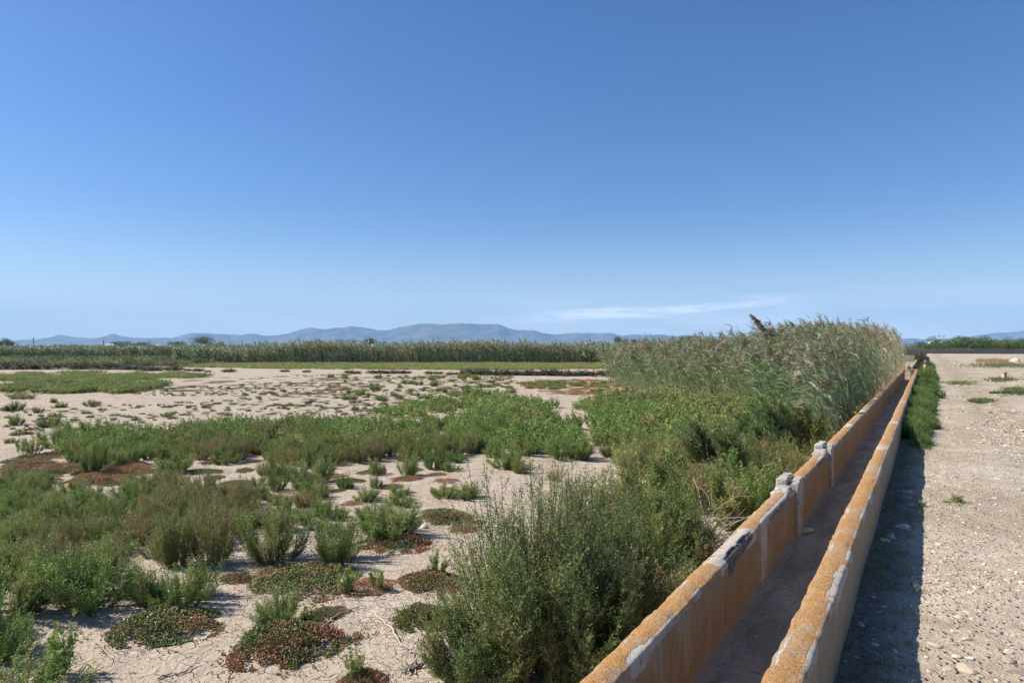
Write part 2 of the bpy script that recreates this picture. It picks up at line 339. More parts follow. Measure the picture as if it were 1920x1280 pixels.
tag(ob('ground', MB().add(V, Q).mesh('ground', M['sand'], True)), kind='structure')

def track_z(s, t):
    z = .012 + (fbm(s * 1.1 + 3, t * 1.1, 4) - .47) * .05 * np.clip(1 - (t - 40) / 60, .2, 1)
    z = z + (fbm(s * 9, t * 9, 3) - .44) * .018 * np.clip(1 - (t - 20) / 20, 0, 1)
    z = z - .03 * np.exp(-((s - 1.35) / .35) ** 2) - .03 * np.exp(-((s - 3.0) / .4) ** 2)
    return np.where(s < -.455, -.05, z)
Xs = np.concatenate([[-.5, -.47], lines(-.45, -.44, 3.0, 60, .035)[0:]])
V, Q = grid(np.unique(Xs), lines(-3, 1.0, 9, 175, .035), track_z)
Vw = V.copy(); Vw[:, 0] = V[:, 0] * CT + V[:, 1] * ST; Vw[:, 1] = -V[:, 0] * ST + V[:, 1] * CT
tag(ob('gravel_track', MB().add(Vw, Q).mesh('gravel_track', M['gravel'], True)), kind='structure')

def ridge(name, pts, D, halfdepth, seed, rough=.10):
    us = np.linspace(pts[0][0], pts[-1][0], int((pts[-1][0] - pts[0][0]) / 3.0))
    vs = np.interp(us, [p[0] for p in pts], [p[1] for p in pts])
    k = 5; w = np.hanning(k + 2)[1:-1]; w /= w.sum()
    vs = np.convolve(np.pad(vs, k // 2, 'edge'), w, 'valid')
    vs = vs + (fbm(us * .06 + seed, us * 0 + seed, 4) - .47) * 3.4 + (fbm(us * .25 + seed, us * 0 + seed, 3) - .44) * 2.6
    H = np.maximum((V0 - vs) / F * D + CAM_Z, 2)
    x = (us - 960) / F * D
    rows = np.linspace(-1, 1, 31); V = []
    for r in rows:
        prof = (1 - abs(r)) ** .85
        gul = fbm(x * .0035 + seed * 3, np.full_like(x, r * 3.2 + seed), 5)
        hz = H * prof * (1 - .75 * abs(r) ** .5 * (1 - abs(r)) ** .3 * gul * 1.6 * (abs(r) > .01)) if abs(r) > .01 else H
        y = D + r * halfdepth + (fbm(x * .001 + seed, x * 0, 2) - .4) * halfdepth * .3
        V.append(np.stack([x * (y / D), y, np.maximum(hz, 0) - 3], -1))
    V = np.concatenate(V); n = len(us)
    i = (np.arange(len(rows) - 1)[:, None] * n + np.arange(n - 1)[None]).reshape(-1)
    tag(ob(name, MB().add(V, np.stack([i, i + 1, i + 1 + n, i + n], -1)).mesh(name, M['mount'], True)), kind='structure')
MAIN = [(-60, 640), (20, 638), (60, 636), (90, 637), (130, 634), (160, 635), (190, 632), (204, 628), (215, 626), (229, 630), (255, 633), (300, 632), (322, 634), (350, 625), (385, 623), (425, 626), (450, 628), (478, 624), (495, 629), (530, 627), (555, 619), (583, 612), (605, 617), (640, 613), (655, 611), (680, 613), (710, 618), (727, 619), (750, 612), (790, 606), (830, 607), (870, 606), (910, 608), (930, 607), (945, 611), (957, 617), (975, 619), (1000, 618), (1020, 624), (1035, 627), (1060, 626), (1090, 624), (1150, 624), (1165, 629), (1190, 626), (1210, 627), (1240, 626), (1260, 629), (1290, 628), (1350, 631), (1450, 630), (1560, 633), (1700, 634), (1760, 636), (1800, 640)]
ridge('hills', MAIN, 8600, 1100, 1.3)
ridge('hills', [(40, 646), (80, 634), (95, 632), (112, 627), (130, 630), (150, 633), (180, 634), (215, 640), (240, 646)], 10300, 350, 4.1)
ridge('hills', [(1740, 638), (1800, 632), (1830, 629), (1850, 627), (1870, 623), (1890, 624), (1920, 619), (1960, 615), (2040, 608), (2120, 611), (2200, 622)], 9900, 700, 8.8)

# ------------------------------------------------------------------ irrigation channel
LO, LI, RI, RO, ZT, ZF = -1.169, -1.034, -.560, -.4085, .403, -.03
chan = ob('irrigation_channel', None); chan.rotation_euler = (0, 0, -TH)
tag(chan, 'long raised concrete irrigation channel crusted with orange lichen between shrubs and gravel track', 'channel')
def tsteps(a, b, step=.022, r=1.012):
    T = [a]; d = step
    while T[-1] < b:
        T.append(T[-1] + d)
        if T[-1] > 4: d *= r
    T[-1] = b; return np.array(T)
def wall(sl, sr, zb_l, zb_r, t0, t1, right, seed, ztop=ZT):
    T = tsteps(t0, t1); w = sr - sl
    # section from outer-left foot over the rounded top to the right foot; 's' in metres, 'z' height, edge weight
    prof = []
    for z in np.linspace(zb_l, ztop - .05, 6): prof.append((sl, z, 0))
    bv = .026
    for a in np.linspace(0, 90, 5)[1:]: prof.append((sl + bv - bv * math.cos(math.radians(a)), ztop - bv + bv * math.sin(math.radians(a)), a / 90))
    for f in np.linspace(0, 1, 9)[1:-1]: prof.append((sl + bv + f * (w - 2 * bv), ztop + .006 * math.sin(math.pi * f), .6 if f in (0,) else max(0, 1 - min(f, 1 - f) * 5)))
    for a in np.linspace(90, 0, 5): prof.append((sr - bv + bv * math.cos(math.radians(a)), ztop - bv + bv * math.sin(math.radians(a)), 1))
    for z in np.linspace(ztop - .05, zb_r, 9): prof.append((sr, z, .75 if z > ztop - .06 else (.45 if z > ztop - .1 else 0)))
    prof = np.array(prof); k = len(prof); n = len(T)
    Sx = np.repeat(prof[None, :, 0], n, 0); Z = np.repeat(prof[None, :, 1], n, 0); E = np.repeat(prof[None, :, 2], n, 0)
    TT = np.repeat(T[:, None], k, 1); up = np.clip((Z - (ztop - .2)) / .2, 0, 1)
    g = np.cumsum(np.r_[0, np.hypot(np.diff(prof[:, 0]), np.diff(prof[:, 1]))])[None, :] + 0 * TT
    wob = (fbm(T * .55 + seed, T * 0 + seed, 3) - .44)[:, None]; wob2 = (fbm(T * .4 + seed + 40, T * 0, 3) - .44)[:, None]
    Sx = Sx + wob * .022; Z = Z + up * wob2 * .022
    d = (fbm(TT * 11 + seed, g * 11, 4) - .47)
    c0 = (sl + sr) / 2
    Sx = Sx + np.sign(Sx - c0) * d * .016; Z = Z + up * d * .016
    big = fbm(TT * 4 + seed * 2, g * 3, 3)
    chipn = E * np.clip((big - .56) * 6, 0, 1) * (Sx > c0)
    worn = np.zeros_like(Z); chip = np.zeros_like(Z)
    if not right:
        def box(a, b, soft=.12): return np.clip((TT - a) / soft, 0, 1) * np.clip((b - TT) / soft, 0, 1)
        innr = Sx > c0 - .03
        worn = np.maximum(worn, box(4.05, 5.15) * (Z > ztop - .05) * np.clip(.62 + (Sx - c0) * 3.2, 0, 1))
        worn = np.maximum(worn, box(5.1, 6.7, .3) * (Z > ztop - .04) * np.clip((Sx - (sr - .045)) * 20 + .35, 0, .8))
        worn = np.maximum(worn, box(8.3, 9.25, .3) * (Z > ztop - .04) * np.clip((Sx - (sr - .06)) * 20 + .35, 0, .8))
        worn = np.maximum(worn, box(2.6, 2.95) * (Z > ztop - .05) * np.clip((Sx - (sr - .06)) * 18 + .2, 0, .8))
        worn = np.maximum(worn, box(5.15, 5.55, .1) * (Sx > sr - .02) * .55)
        chip = np.maximum(chip, box(4.25, 5.05, .06) * (Sx > sr - .035) * np.clip((Z - (ztop - .14 + .10 * np.clip((TT - 4.3) / .75, 0, 1))) * 30, 0, 1) * .75)
        chip = np.maximum(chip, box(5.5, 6.6, .1) * (Sx > sr - .02) * (Z > ztop - .075) * (Z < ztop - .012) * .5)
        chip = np.maximum(chip, box(8.2, 9.2, .1) * (Sx > sr - .02) * (Z > ztop - .08) * (Z < ztop - .01) * .55)
        chip = np.maximum(chip, box(7.1, 7.25, .03) * (Sx > sr - .02) * .5)
        chip = np.maximum(chip, box(2.5, 3.9, .2) * (Sx > sr - .02) * (Z > ztop - .05) * (Z < ztop - .008) * .42)
        for a in (12.2, 15.0, 19.0, 23.5): worn = np.maximum(worn, box(a, a + .7) * (Z > ztop - .05) * .6)
    else:
        def box(a, b, soft=.2): return np.clip((TT - a) / soft, 0, 1) * np.clip((b - TT) / soft, 0, 1)
        worn = np.maximum(worn, box(3.6, 4.9, .4) * (Sx > sr - .05) * (Z > ztop - .09) * .62)
        worn = np.maximum(worn, box(2.0, 2.5) * (Sx > sr - .03) * (Z > ztop - .06) * .4)
        for a in (9.5, 13.0, 18.0): worn = np.maximum(worn, box(a, a + .9) * (Z > ztop - .05) * .5)
    for jt in np.arange(2.15 + seed * .11, 20, 2.95):
        gv = np.clip(1 - np.abs(TT - jt - .02 * np.sin(g * 30)) / .018, 0, 1); chip = np.maximum(chip, gv * .55)
    ch = np.clip(chip, 0, 1) * (.5 + d)
    Sx = Sx - ch * .030; Z = Z - ch * (Z > ztop - .03) * .022
    Sx = Sx - chipn * .010; Z = Z - chipn * .008 * (Z > ztop - .03)
    V = np.stack([Sx, TT, Z], -1).reshape(-1, 3)
    i = (np.arange(n - 1)[:, None] * k + np.arange(k - 1)[None]).reshape(-1)
    mb = MB().add(V, np.stack([i, i + 1, i + 1 + k, i + k], -1))
    caps = [list(range(k))[::-1], [(n - 1) * k + j for j in range(k)]]
    for c in caps: mb.F.append(np.array([c])); mb.M.append(np.zeros(1, np.int32))
    me = mb.mesh('channel_wall', M['wall'], True)
    for nm, arr in (('worn', worn), ('chip', np.clip(chip, 0, 1)), ('edge', E)):
        a = me.attributes.new(nm, 'FLOAT', 'POINT'); a.data.foreach_set('value', arr.astype(np.float32).ravel())
    return ob('channel_wall', me, chan)
TE = 43.0
wall(LO, LI, -.65, ZF - .02, .3, TE, False, 2.0)
wall(RI, RO, ZF - .02, -.12, .3, TE, True, 5.0)
def boxmb(mb, x0, x1, y0, y1, z0, z1, tint=.5, bev=.006, seed=0, jit=.004, m=0):
    r = np.random.default_rng(seed + int(abs(x0 * 1000) + abs(y0 * 100)))
    xs = [x0, x0 + bev, x1 - bev, x1]; ys = [y0, y0 + bev, y1 - bev, y1]
    V = []
    ring = lambda ix, iy, z: [(xs[ix[0]], ys[iy[0]], z), (xs[ix[1]], ys[iy[0]], z), (xs[ix[2]], ys[iy[1]], z), (xs[ix[2]], ys[iy[2]], z), (xs[ix[1]], ys[iy[3]], z), (xs[ix[0]], ys[iy[3]], z), (xs[ix[3]], ys[iy[2]], z), (xs[ix[3]], ys[iy[1]], z)]
    full = ring((1, 2, 3, 0), (0, 1, 2, 3), 0)
    def lay(ins, z):
        cx, cy = (x0 + x1) / 2, (y0 + y1) / 2
        return [(x + (ins if x < cx else -ins), y + (ins if y < cy else -ins), z) for x, y, _ in full]
    L = [lay(bev * .8, z0), lay(0, z0 + bev), lay(0, z1 - bev), lay(bev * .8, z1)]
    V = np.array([p for l in L for p in l]) + r.normal(0, jit * .5, (32, 3))
    Fq = [(a * 8 + j, a * 8 + (j + 1) % 8, (a + 1) * 8 + (j + 1) % 8, (a + 1) * 8 + j) for a in range(3) for j in range(8)]
    mb.add(V, Fq, tint, m)
    base = mb.n - 32
    mb.F.append(np.array([[base + 24 + j for j in range(8)], [base + 7 - j for j in range(8)]])); mb.M.append(np.full(2, m, np.int32))
    return mb
# bed
T = tsteps(.3, TE, .06); Xf = np.linspace(LI - .05, RI + .05, 14)
def bedz(s, t):
    u = np.abs(s - (LI + RI) / 2) / ((RI - LI) / 2)
    return ZF + .035 * np.clip(u - .82, 0, 1) * 3 + (fbm(s * 9, t * 5, 4) - .47) * .03 - .10 * (t > 29.5)
V, Q = grid(Xf, T, bedz)
ob('channel_bed', MB().add(V, Q).mesh('channel_bed', M['floor'], True), chan)
ob('channel_sill', boxmb(MB(), LI - .02, RI + .02, 29.3, 29.55, ZF - .2, ZF + .11).mesh('channel_sill', M['farwall']), chan)
ob('cross_beam', boxmb(MB(), LO + .02, RO - .02, 42.7, 42.95, ZT + .004, ZT + .05, seed=3).mesh('cross_beam', M['cap']), chan)
for t0, sd_ in ((6.70, 1), (9.26, 2)):
    pm = boxmb(MB(), LO - .028, LI - .060, t0, t0 + .19, -.55, ZT + .088, seed=sd_, bev=.014, jit=.006)
    boxmb(pm, LO - .022, LI - .064, t0 + .205, t0 + .42, -.55, ZT + .080, seed=sd_ + 9, bev=.014, jit=.006)
    p = ob('sluice_post', pm.mesh('sluice_post', M['post']), chan)
    jm = boxmb(MB(), LI - .056, LI + .036, t0 + .02, t0 + .16, ZF - .05, ZT + .045, seed=sd_ + 4, bev=.012, jit=.006)
    boxmb(jm, LI - .056, LI + .020, t0 + .20, t0 + .41, ZF - .05, ZT + .052, seed=sd_ + 5, bev=.012, jit=.006)
    ob('gate_groove', jm.mesh('gate_groove', M['post']), p)
    lm = boxmb(MB(), LO - .014, LI - .01, t0 - .20, t0 - .012, ZT - .05, ZT + .034, seed=21, bev=.02, jit=.008)
    boxmb(lm, LO - .024, LI - .004, t0 - .26, t0 - .016, ZT - .06, ZT + .014, seed=22, bev=.018, jit=.008)
    ob('mortar_patch', lm.mesh('mortar_patch', M['post']), p)
# continuation of the walls beyond the beam, half buried in weeds
for a, b, x0, x1 in ((50.5, 118, LO + .25, LI + .25), (48.5, 120, RI + .35, RO + .35)):
    mb = MB(); T = np.arange(a, b, .8)
    for i in range(len(T) - 1): boxmb(mb, x0 + .02 * math.sin(i), x1 + .02 * math.sin(i), T[i], T[i + 1] + .001 * i % 2, -.5, ZT - .05 + .012 * math.sin(i * 1.7), seed=i)
    ob('channel_wall', mb.mesh('channel_wall_far', M['block']), chan)

# far cross wall with its coping
y1 = 158.0
fw = ob('boundary_wall', None, loc=(0, y1, 0)); tag(fw, 'low brown concrete wall crossing the far end of the track', 'wall')
mb = MB(); mc = MB()
for i, x in enumerate(np.arange(84, 150, 3.0)):
    boxmb(mb, x, x + 2.997, 0, .3, -.6, .78, seed=i, bev=.01, jit=.01); boxmb(mc, x, x + 2.997, -.06, .36, .785, .93, seed=i, bev=.02, jit=.01)
ob('wall_panel', mb.mesh('wall_panel', M['farwall']), fw); ob('coping', mc.mesh('coping', M['cap']), fw)

# ------------------------------------------------------------------ plant builders
def nrm(a): return a / (np.linalg.norm(a, axis=-1, keepdims=True) + 1e-9)
def leaves_at(mb, pos, axis, L, Wd, rng, tint, spread=.8, m=0, up=0.0):
    n = len(pos); rnd = rng.normal(size=(n, 3)); perp = nrm(np.cross(axis, rnd))
    d = nrm(axis * (1 - spread * .45) + perp * spread + np.array([0, 0, up]))
    side = nrm(np.cross(d, rng.normal(size=(n, 3))))
    l = (L * rng.uniform(.65, 1.25, n))[:, None]; w = (Wd * rng.uniform(.7, 1.3, n))[:, None]
    V = np.stack([pos, pos + d * l * .5 + side * w, pos + d * l, pos + d * l * .5 - side * w], 1).reshape(-1, 3)
    mb.add(V, np.arange(4 * n).reshape(-1, 4), np.repeat(tint, 4), m)
def ribbons(mb, P0, w0, w1, rng, tint, m=0):          # P0: (n, k, 3) polylines -> two crossed ribbons
    n, k, _ = P0.shape
    tan = nrm(P0[:, -1] - P0[:, 0])[:, None, :]
    s1 = nrm(np.cross(tan, rng.normal(size=(n, 1, 3)))); s2 = np.cross(tan, s1)
    w = np.linspace(w0, w1, k)[None, :, None]
    for sv in (s1, s2):
        V = np.stack([P0 - sv * w, P0 + sv * w], 2).reshape(-1, 3)
        b = (np.arange(n)[:, None] * (2 * k) + 2 * np.arange(k - 1)[None]).reshape(-1)
        mb.add(V, np.stack([b, b + 1, b + 3, b + 2], -1), np.repeat(tint, 2 * k), m)
def shrub(seed, R, H, ns, nb, nl, L, Wd, lean=(0, 0), phimax=58, spread=.8, mat='green', tint0=.45, tv=.22, bare=.3, base=.38, wood=True, br=(.12, .26), po=.42, lv=(.62, 1.04), cl=0):
    rng = np.random.default_rng(seed)
    a = rng.uniform(0, 2 * math.pi, ns); rr = np.sqrt(rng.uniform(0, 1, ns))
    lump = 1 + .28 * np.sin(a * 3 + seed) + .18 * np.sin(a * 5 + 2 * seed)
    if cl:
        ix = rng.integers(0, cl, ns); ca = rng.uniform(0, 2 * math.pi, cl); cr = np.sqrt(rng.uniform(0, 1, cl))
        a = ca[ix] + rng.normal(0, .10, ns); rr = np.clip(cr[ix] + rng.normal(0, .05, ns), 0, 1)
        cln = rng.uniform(*lv, cl); cph = rng.uniform(.6, 1.15, cl); caz = ca + rng.normal(0, .45, cl); ct = rng.normal(0, tv, cl)
    b = np.stack([np.cos(a) * rr * R * base, np.sin(a) * rr * R * base, np.zeros(ns)], -1)
    phi = np.radians(phimax) * np.clip(rr * rng.uniform(.55, 1.15, ns), 0, 1.15)
    ln = H * rng.uniform(*lv, ns) * (.82 + .18 * lump)
    if cl: phi = np.radians(phimax) * cr[ix] * cph[ix] + rng.normal(0, .075, ns); ln = H * cln[ix] * rng.uniform(.55, 1.0, ns) ** .6 * (.82 + .18 * lump)
    hr = np.clip((R * (1 - base * rr) * lump) / (np.sin(phi) * ln + 1e-3), .25, 1.6); ln = ln * np.clip(hr, .7, 1.15)
    k = 6; tau = np.linspace(0, 1, k)
    az2 = (caz[ix] + rng.normal(0, .22, ns)) if cl else a + rng.normal(0, .5, ns)
    Pp = np.zeros((ns, k, 3)); Pp[:, 0] = b
    for j in range(1, k):
        ph = phi * (1.12 - .55 * tau[j]) + rng.normal(0, .09, ns)
        Pp[:, j] = Pp[:, j - 1] + (ln / (k - 1))[:, None] * np.stack([np.sin(ph) * np.cos(az2), np.sin(ph) * np.sin(az2), np.cos(ph)], -1)
    sh = H * (tau ** 1.6)
    Pp[:, :, 0] += lean[0] * sh; Pp[:, :, 1] += lean[1] * sh
    mb = MB(); stint = np.clip(tint0 + (ct[ix] * .8 + rng.normal(0, tv * .3, ns) if cl else rng.normal(0, tv * .6, ns)) + .22 * np.sin(az2 * 2 + seed), 0, 1)
    if wood: ribbons(mb, Pp, .0035 + H * .002, .001, rng, rng.uniform(.2, .6, ns), 1)
    def at(i, t):
        f = np.clip(t, 0, .9999) * (k - 1); j = f.astype(int); fr = (f - j)[:, None]
        return Pp[i, j] * (1 - fr) + Pp[i, j + 1] * fr, nrm(Pp[i, j + 1] - Pp[i, j])
    i = np.repeat(np.arange(ns), nb); t = rng.uniform(bare * .6, .97, len(i)) ** (1.15 if bare < .2 else 1); o, ax = at(i, t)
    pr = nrm(np.cross(ax, rng.normal(size=ax.shape)))
    bd = nrm(ax * .95 + pr * po + np.array([0, 0, .25])); bl = (H * rng.uniform(*br, len(i)) * (1.15 - .55 * t))[:, None]
    q = np.repeat(np.arange(len(i)), nl); u = rng.uniform(.05, 1, len(q))[:, None]
    pos = o[q] + bd[q] * bl[q] * u + rng.normal(0, .004, (len(q), 3))
    leaves_at(mb, pos, bd[q], L, Wd, rng, np.clip(stint[i[q]] + rng.normal(0, tv * .45, len(q)) + .10 * (t[q] - .5), 0, 1), spread)
    i2 = np.repeat(np.arange(ns), nl * 2); t2 = rng.uniform(bare, 1, len(i2)); o2, a2 = at(i2, t2)
    leaves_at(mb, o2, a2, L, Wd, rng, np.clip(stint[i2] + rng.normal(0, tv * .45, len(i2)), 0, 1), spread)
    return mb
def shrub_mesh(name, mat, **k): return shrub(mat=mat, **k).mesh(name, [M[mat], M['bark']])

# prototypes: unit shrubs about 1 m across and 1 m high are scaled to size
GR = [shrub_mesh('feathery_shrub', 'green', seed=10 + i, R=.5 * w, H=1.0 * h, ns=120, nb=9, nl=20, L=.030, Wd=.0046, phimax=ph, tint0=t0, spread=.66, tv=.30, br=(.16, .34), bare=.06, base=.5, cl=24)
      for i, (w, h, ph, t0) in enumerate([(1, .85, 62, .40), (1, 1, 46, .48), (.95, .9, 55, .33), (1.05, .8, 66, .45), (.9, 1.0, 40, .55), (1, .95, 52, .42)])]
YE = [shrub_mesh('yellowish_shrub', 'yellow', seed=30 + i, R=.5, H=1.0, ns=115, nb=9, nl=20, L=.030, Wd=.0044, phimax=ph, tint0=t0, spread=.62, tv=.32, br=(.16, .34), bare=.06, base=.46, cl=24)
      for i, (ph, t0) in enumerate([(42, .45), (34, .55), (50, .38)])]
BR = [shrub_mesh('brownish_shrub', 'brown', seed=40 + i, R=.5, H=1.0, ns=110, nb=8, nl=18, L=.030, Wd=.0044, phimax=ph, tint0=t0, spread=.62, tv=.32, br=(.16, .34), bare=.06, base=.46, cl=24)
      for i, (ph, t0) in enumerate([(40, .55), (46, .62)])]
SP = [shrub_mesh('leafy_sprig', 'green', seed=50 + i, R=.4, H=1.0, ns=16, nb=9, nl=14, L=.085, Wd=.011, phimax=ph, tint0=.5, br=(.10, .2))
      for i, ph in enumerate([30, 42, 22])]
LOW = {c: [shrub(90 + i, .5, .8, 46, 4, 6, .10, .016, phimax=55, wood=False, tint0=t0) for i in range(3)] for c, t0 in (('green', .42), ('yellow', .48), ('brown', .55))}
DK = [shrub_mesh('dusky_bush', 'dark', seed=70 + i, R=.5, H=.8, ns=70, nb=6, nl=7, L=.08, Wd=.013, phimax=66, tint0=.45) for i in range(3)]

def succ(seed, n, mat):
    rng = np.random.default_rng(seed); mb = MB()
    n = int(n * 1.25)
    a = rng.uniform(0, 2 * math.pi, n); r = np.sqrt(rng.uniform(0, 1, n)) * np.where(rng.uniform(0, 1, n) > .86, rng.uniform(1, 1.45, n), 1)
    out = .46 * (.62 + .85 * fbm(np.cos(a) * 1.3 + seed * 3.3, np.sin(a) * 1.3, 4))
    x = np.cos(a) * r * out; y = np.sin(a) * r * out
    ok = fbm(x * 7 + seed, y * 7, 3) > np.where(r > .55, .36, .25); x, y, r, a = x[ok], y[ok], r[ok], a[ok]; n = len(x)
    hh = .19 * np.clip(1 - r ** 2, .06, 1) * (.35 + 1.3 * fbm(x * 7 + seed, y * 7, 3))
    z = hh * rng.uniform(.3, 1.0, n) + .004
    t = fbm(x * 3.2 + seed * 3, y * 3.2, 3) * 1.15 - .10 + rng.normal(0, .10, n)
    t = np.clip(t, 0, .93); fl = rng.uniform(0, 1, n) > .972; t[fl] = 1.0
    o = np.array([(1, 0, 0), (0, 1, 0), (-1, 0, 0), (0, -1, 0), (0, 0, 1), (0, 0, -1)], float)
    Fo = np.array([(0, 1, 4), (1, 2, 4), (2, 3, 4), (3, 0, 4), (1, 0, 5), (2, 1, 5), (3, 2, 5), (0, 3, 5)])
    w = rng.uniform(.005, .0095, n); l = rng.uniform(.010, .020, n)
    ax = nrm(np.stack([rng.normal(0, .6, n) + np.cos(a) * .4, rng.normal(0, .6, n) + np.sin(a) * .4, np.ones(n)], -1))
    s1 = nrm(np.cross(ax, rng.normal(size=(n, 3)))); s2 = np.cross(ax, s1)
    V = np.stack([x, y, z], -1)[:, None] + o[None, :, 0:1] * s1[:, None] * w[:, None, None] + o[None, :, 1:2] * s2[:, None] * w[:, None, None] + o[None, :, 2:3] * ax[:, None] * l[:, None, None]
    mb.add(V.reshape(-1, 3), (np.arange(n)[:, None, None] * 6 + Fo[None]).reshape(-1, 3), np.repeat(t, 6))
    return mb
MT = [succ(1 + i, 5600, 'mat').mesh('succulent_mat', M['mat']) for i in range(4)]
RMT = [succ(11 + i, 3200, 'redmat').mesh('red_mat', M['redmat']) for i in range(3)]

rng = np.random.default_rng(5)
def ground_at(x, y): return float(flat_z(np.array(x), np.array(y)))
count = {}
def put(name, me, u, v, wpx, hpx, label, cat, group=None, rz=None, dz=-.01, depth=1.0, uh=1.0):
    """stand a plant whose foot is at photo pixel (u, v) on the flat, wpx wide and hpx high there"""
    x, y = P(u, v); w = wpx / F * y * .95; h = hpx / F * y * .84
    o = ob(name, me, loc=(x, y, ground_at(x, y) + dz), rz=rng.uniform(0, 6.28) if rz is None else rz, sc=(w, w * depth, h / uh))
    return tag(o, label, cat, group)

# ------------------------------------------------------------------ foreground plants, each with its own label
HAND = [
 # name, mesh, u, v, width, height, label
 ('shrub', GR[0], 172, 1138, 200, 170, 'large rounded dark green shrub casting a shadow on the bare sand at left'),
 ('shrub', GR[3], 348, 1132, 135, 125, 'bushy green shrub rising behind the succulent mat with pale dots'),
 ('shrub', YE[0], 278, 1135, 70, 72, 'thin yellowish sprigs beside the bushy green shrub on the mat'),
 ('shrub', GR[3], 35, 1330, 260, 150, 'bright green shrub cut by the bottom left corner of the photo'),
 ('shrub', SP[0], 112, 1262, 80, 110, 'upright leafy sprigs rising from the corner shrub at bottom left'),
 ('shrub', GR[2], -25, 1240, 170, 150, 'blue green shrub cut by the left edge above the corner shrub'),
 ('shrub', GR[5], -5, 1155, 210, 190, 'wide bright green shrub cut by the left edge beside the rounded one'),
 ('shrub', GR[5], 528, 1168, 100, 92, 'small bright green shrub growing out of the red and green mat'),
 ('shrub', YE[0], 518, 1052, 135, 140, 'tall upright yellow green shrub above the long red mat'),
 ('shrub', YE[2], 637, 1054, 110, 112, 'rounded yellow green shrub right of the tall upright one'),
 ('shrub', GR[1], 735, 1008, 125, 85, 'loose green shrub above the small dark red mat'),
 ('shrub', BR[0], 398, 1055, 105, 135, 'brown tipped shrub standing left of the bare sand strip'),
 ('shrub', YE[1], 330, 1062, 110, 120, 'yellow green shrub left of the brown tipped one'),
 ('shrub', SP[1], 648, 1112, 55, 58, 'small grey green sprig in the middle of the long red mat'),
 ('shrub', SP[2], 706, 1106, 46, 44, 'tiny pale sprig at the right end of the long red mat'),
 ('shrub', SP[1], 820, 1080, 54, 58, 'leafy sprig standing on the dark red mat near the big olive bush'),
 ('shrub', SP[0], 668, 1268, 60, 62, 'grey green sprig at the bottom edge beside the dry twigs'),
 ('shrub', SP[1], 577, 1168, 40, 40, 'little dark sprig right of the bright shrub on the mat'),
 ('shrub', GR[2], 526, 898, 58, 66, 'dark conical shrub standing alone in the middle of the belt'),
 ('shrub', GR[2], 812, 876, 46, 58, 'dark upright shrub between the bare patches in the belt'),
 ('shrub', GR[4], 766, 891, 48, 46, 'small bright round shrub beside a rusty red patch'),
 ('shrub', GR[1], 706, 888, 38, 42, 'small upright green shrub left of the bright round one'),
 ('shrub', GR[5], 592, 906, 80, 70, 'spreading green shrub right of the dark conical one'),
 ('shrub', GR[2], 912, 832, 92, 84, 'dense dark green shrub at the right end of the long belt'),
 ('shrub', GR[0], 1050, 857, 74, 62, 'rounded green shrub alone on the bare patch behind the big olive bush'),
 ('shrub', GR[2], 1090, 858, 60, 64, 'dark right half of the shrub pair on the bare patch'),
 ('shrub', GR[0], 952, 872, 74, 62, 'low green shrub left of the pair on the bare patch'),
 ('shrub', GR[2], 330, 884, 80, 58, 'dark green shrub beside the pale sand tongue at left'),
 ('shrub', GR[1], 172, 888, 46, 82, 'tall columnar green shrub amid the orange red patch'),
 ('shrub', GR[1], 75, 905, 50, 40, 'small green tuft growing in the orange red patch at left'),
 ('shrub', SP[0], 62, 853, 46, 40, 'spiky upright shrub at the left tip of the belt'),
 ('shrub', SP[2], 40, 852, 30, 36, 'thin spiky plant left of the spiky upright shrub'),
 ('shrub', SP[1], 125, 856, 30, 36, 'thin spiky plant between sand and the orange patch'),
 ('shrub', GR[0], 105, 834, 76, 56, 'rounded green shrub heading the belt at far left'),
 ('shrub', GR[3], 165, 826, 96, 66, 'wide green shrub right of the rounded one heading the belt'),
 ('shrub', YE[0], 385, 842, 50, 60, 'upright yellowish shrub at the upper edge of the belt'),
 ('shrub', GR[4], 880, 935, 60, 36, 'low bright tuft on sand left of the big olive bush'),
 ('shrub', GR[3], 842, 880, 40, 30, 'small low green tuft among the rusty patches'),
 ('shrub', GR[3], 1048, 1300, 60, 80, 'light green shrub low against the channel at the bottom edge'),
 ('shrub', BR[1], 1040, 900, 34, 26, 'small brown plant alone on the sand behind the big olive bush'),
]
placed = []
for nm, me, u, v, w, h, lab in HAND:
    o = put(nm, me, u, v, w, h, lab, 'shrub'); placed.append((o.location.x, o.location.y, w / F * o.location.y * .5))
# the big bushes between flat and channel
def big(label, mat, u, v, R, H, seed, ns, lean=(0, 0), ph=40, t0=.42, name='bush', nb=20, nl=20, L=.0145, Wd=.0032, **k):
    x, y = P(u, v)
    b = shrub(seed, R, H, ns, nb, nl, L, Wd, lean=lean, phimax=ph, tint0=t0, mat=mat, spread=.66, tv=.30, br=(.09, .20), po=.72, lv=(.45, 1.04), cl=max(16, ns // 9), **k)
    o = ob(name, None, loc=(x, y, FLAT_Z - .02)); tag(o, label, 'bush')
    lf = MB(); wd = MB()
    for V_, F_, T_, M_ in zip(b.V, b.F, b.T, b.M):
        pass
    # split into foliage and stems
    off = 0
    for V_, F_, T_, M_ in zip(b.V, b.F, b.T, b.M):
        (wd if M_[0] == 1 else lf).add(V_, F_ - off, T_); off += len(V_)
    ob('foliage', lf.mesh('bush_foliage', M[mat]), o); ob('stem', wd.mesh('bush_stems', M['bark']), o)
    placed.append((x, y, R * .8)); return o
big('tall dark olive bush nearest the camera left of the channel', 'olive', 990, 1255, .50, 1.36, 101, 330, lean=(-.03, 0), ph=38, t0=.48)
big('low dark green bush spreading at the foot of the tall olive one', 'olive', 910, 1275, .42, .62, 102, 130, ph=64, t0=.44)
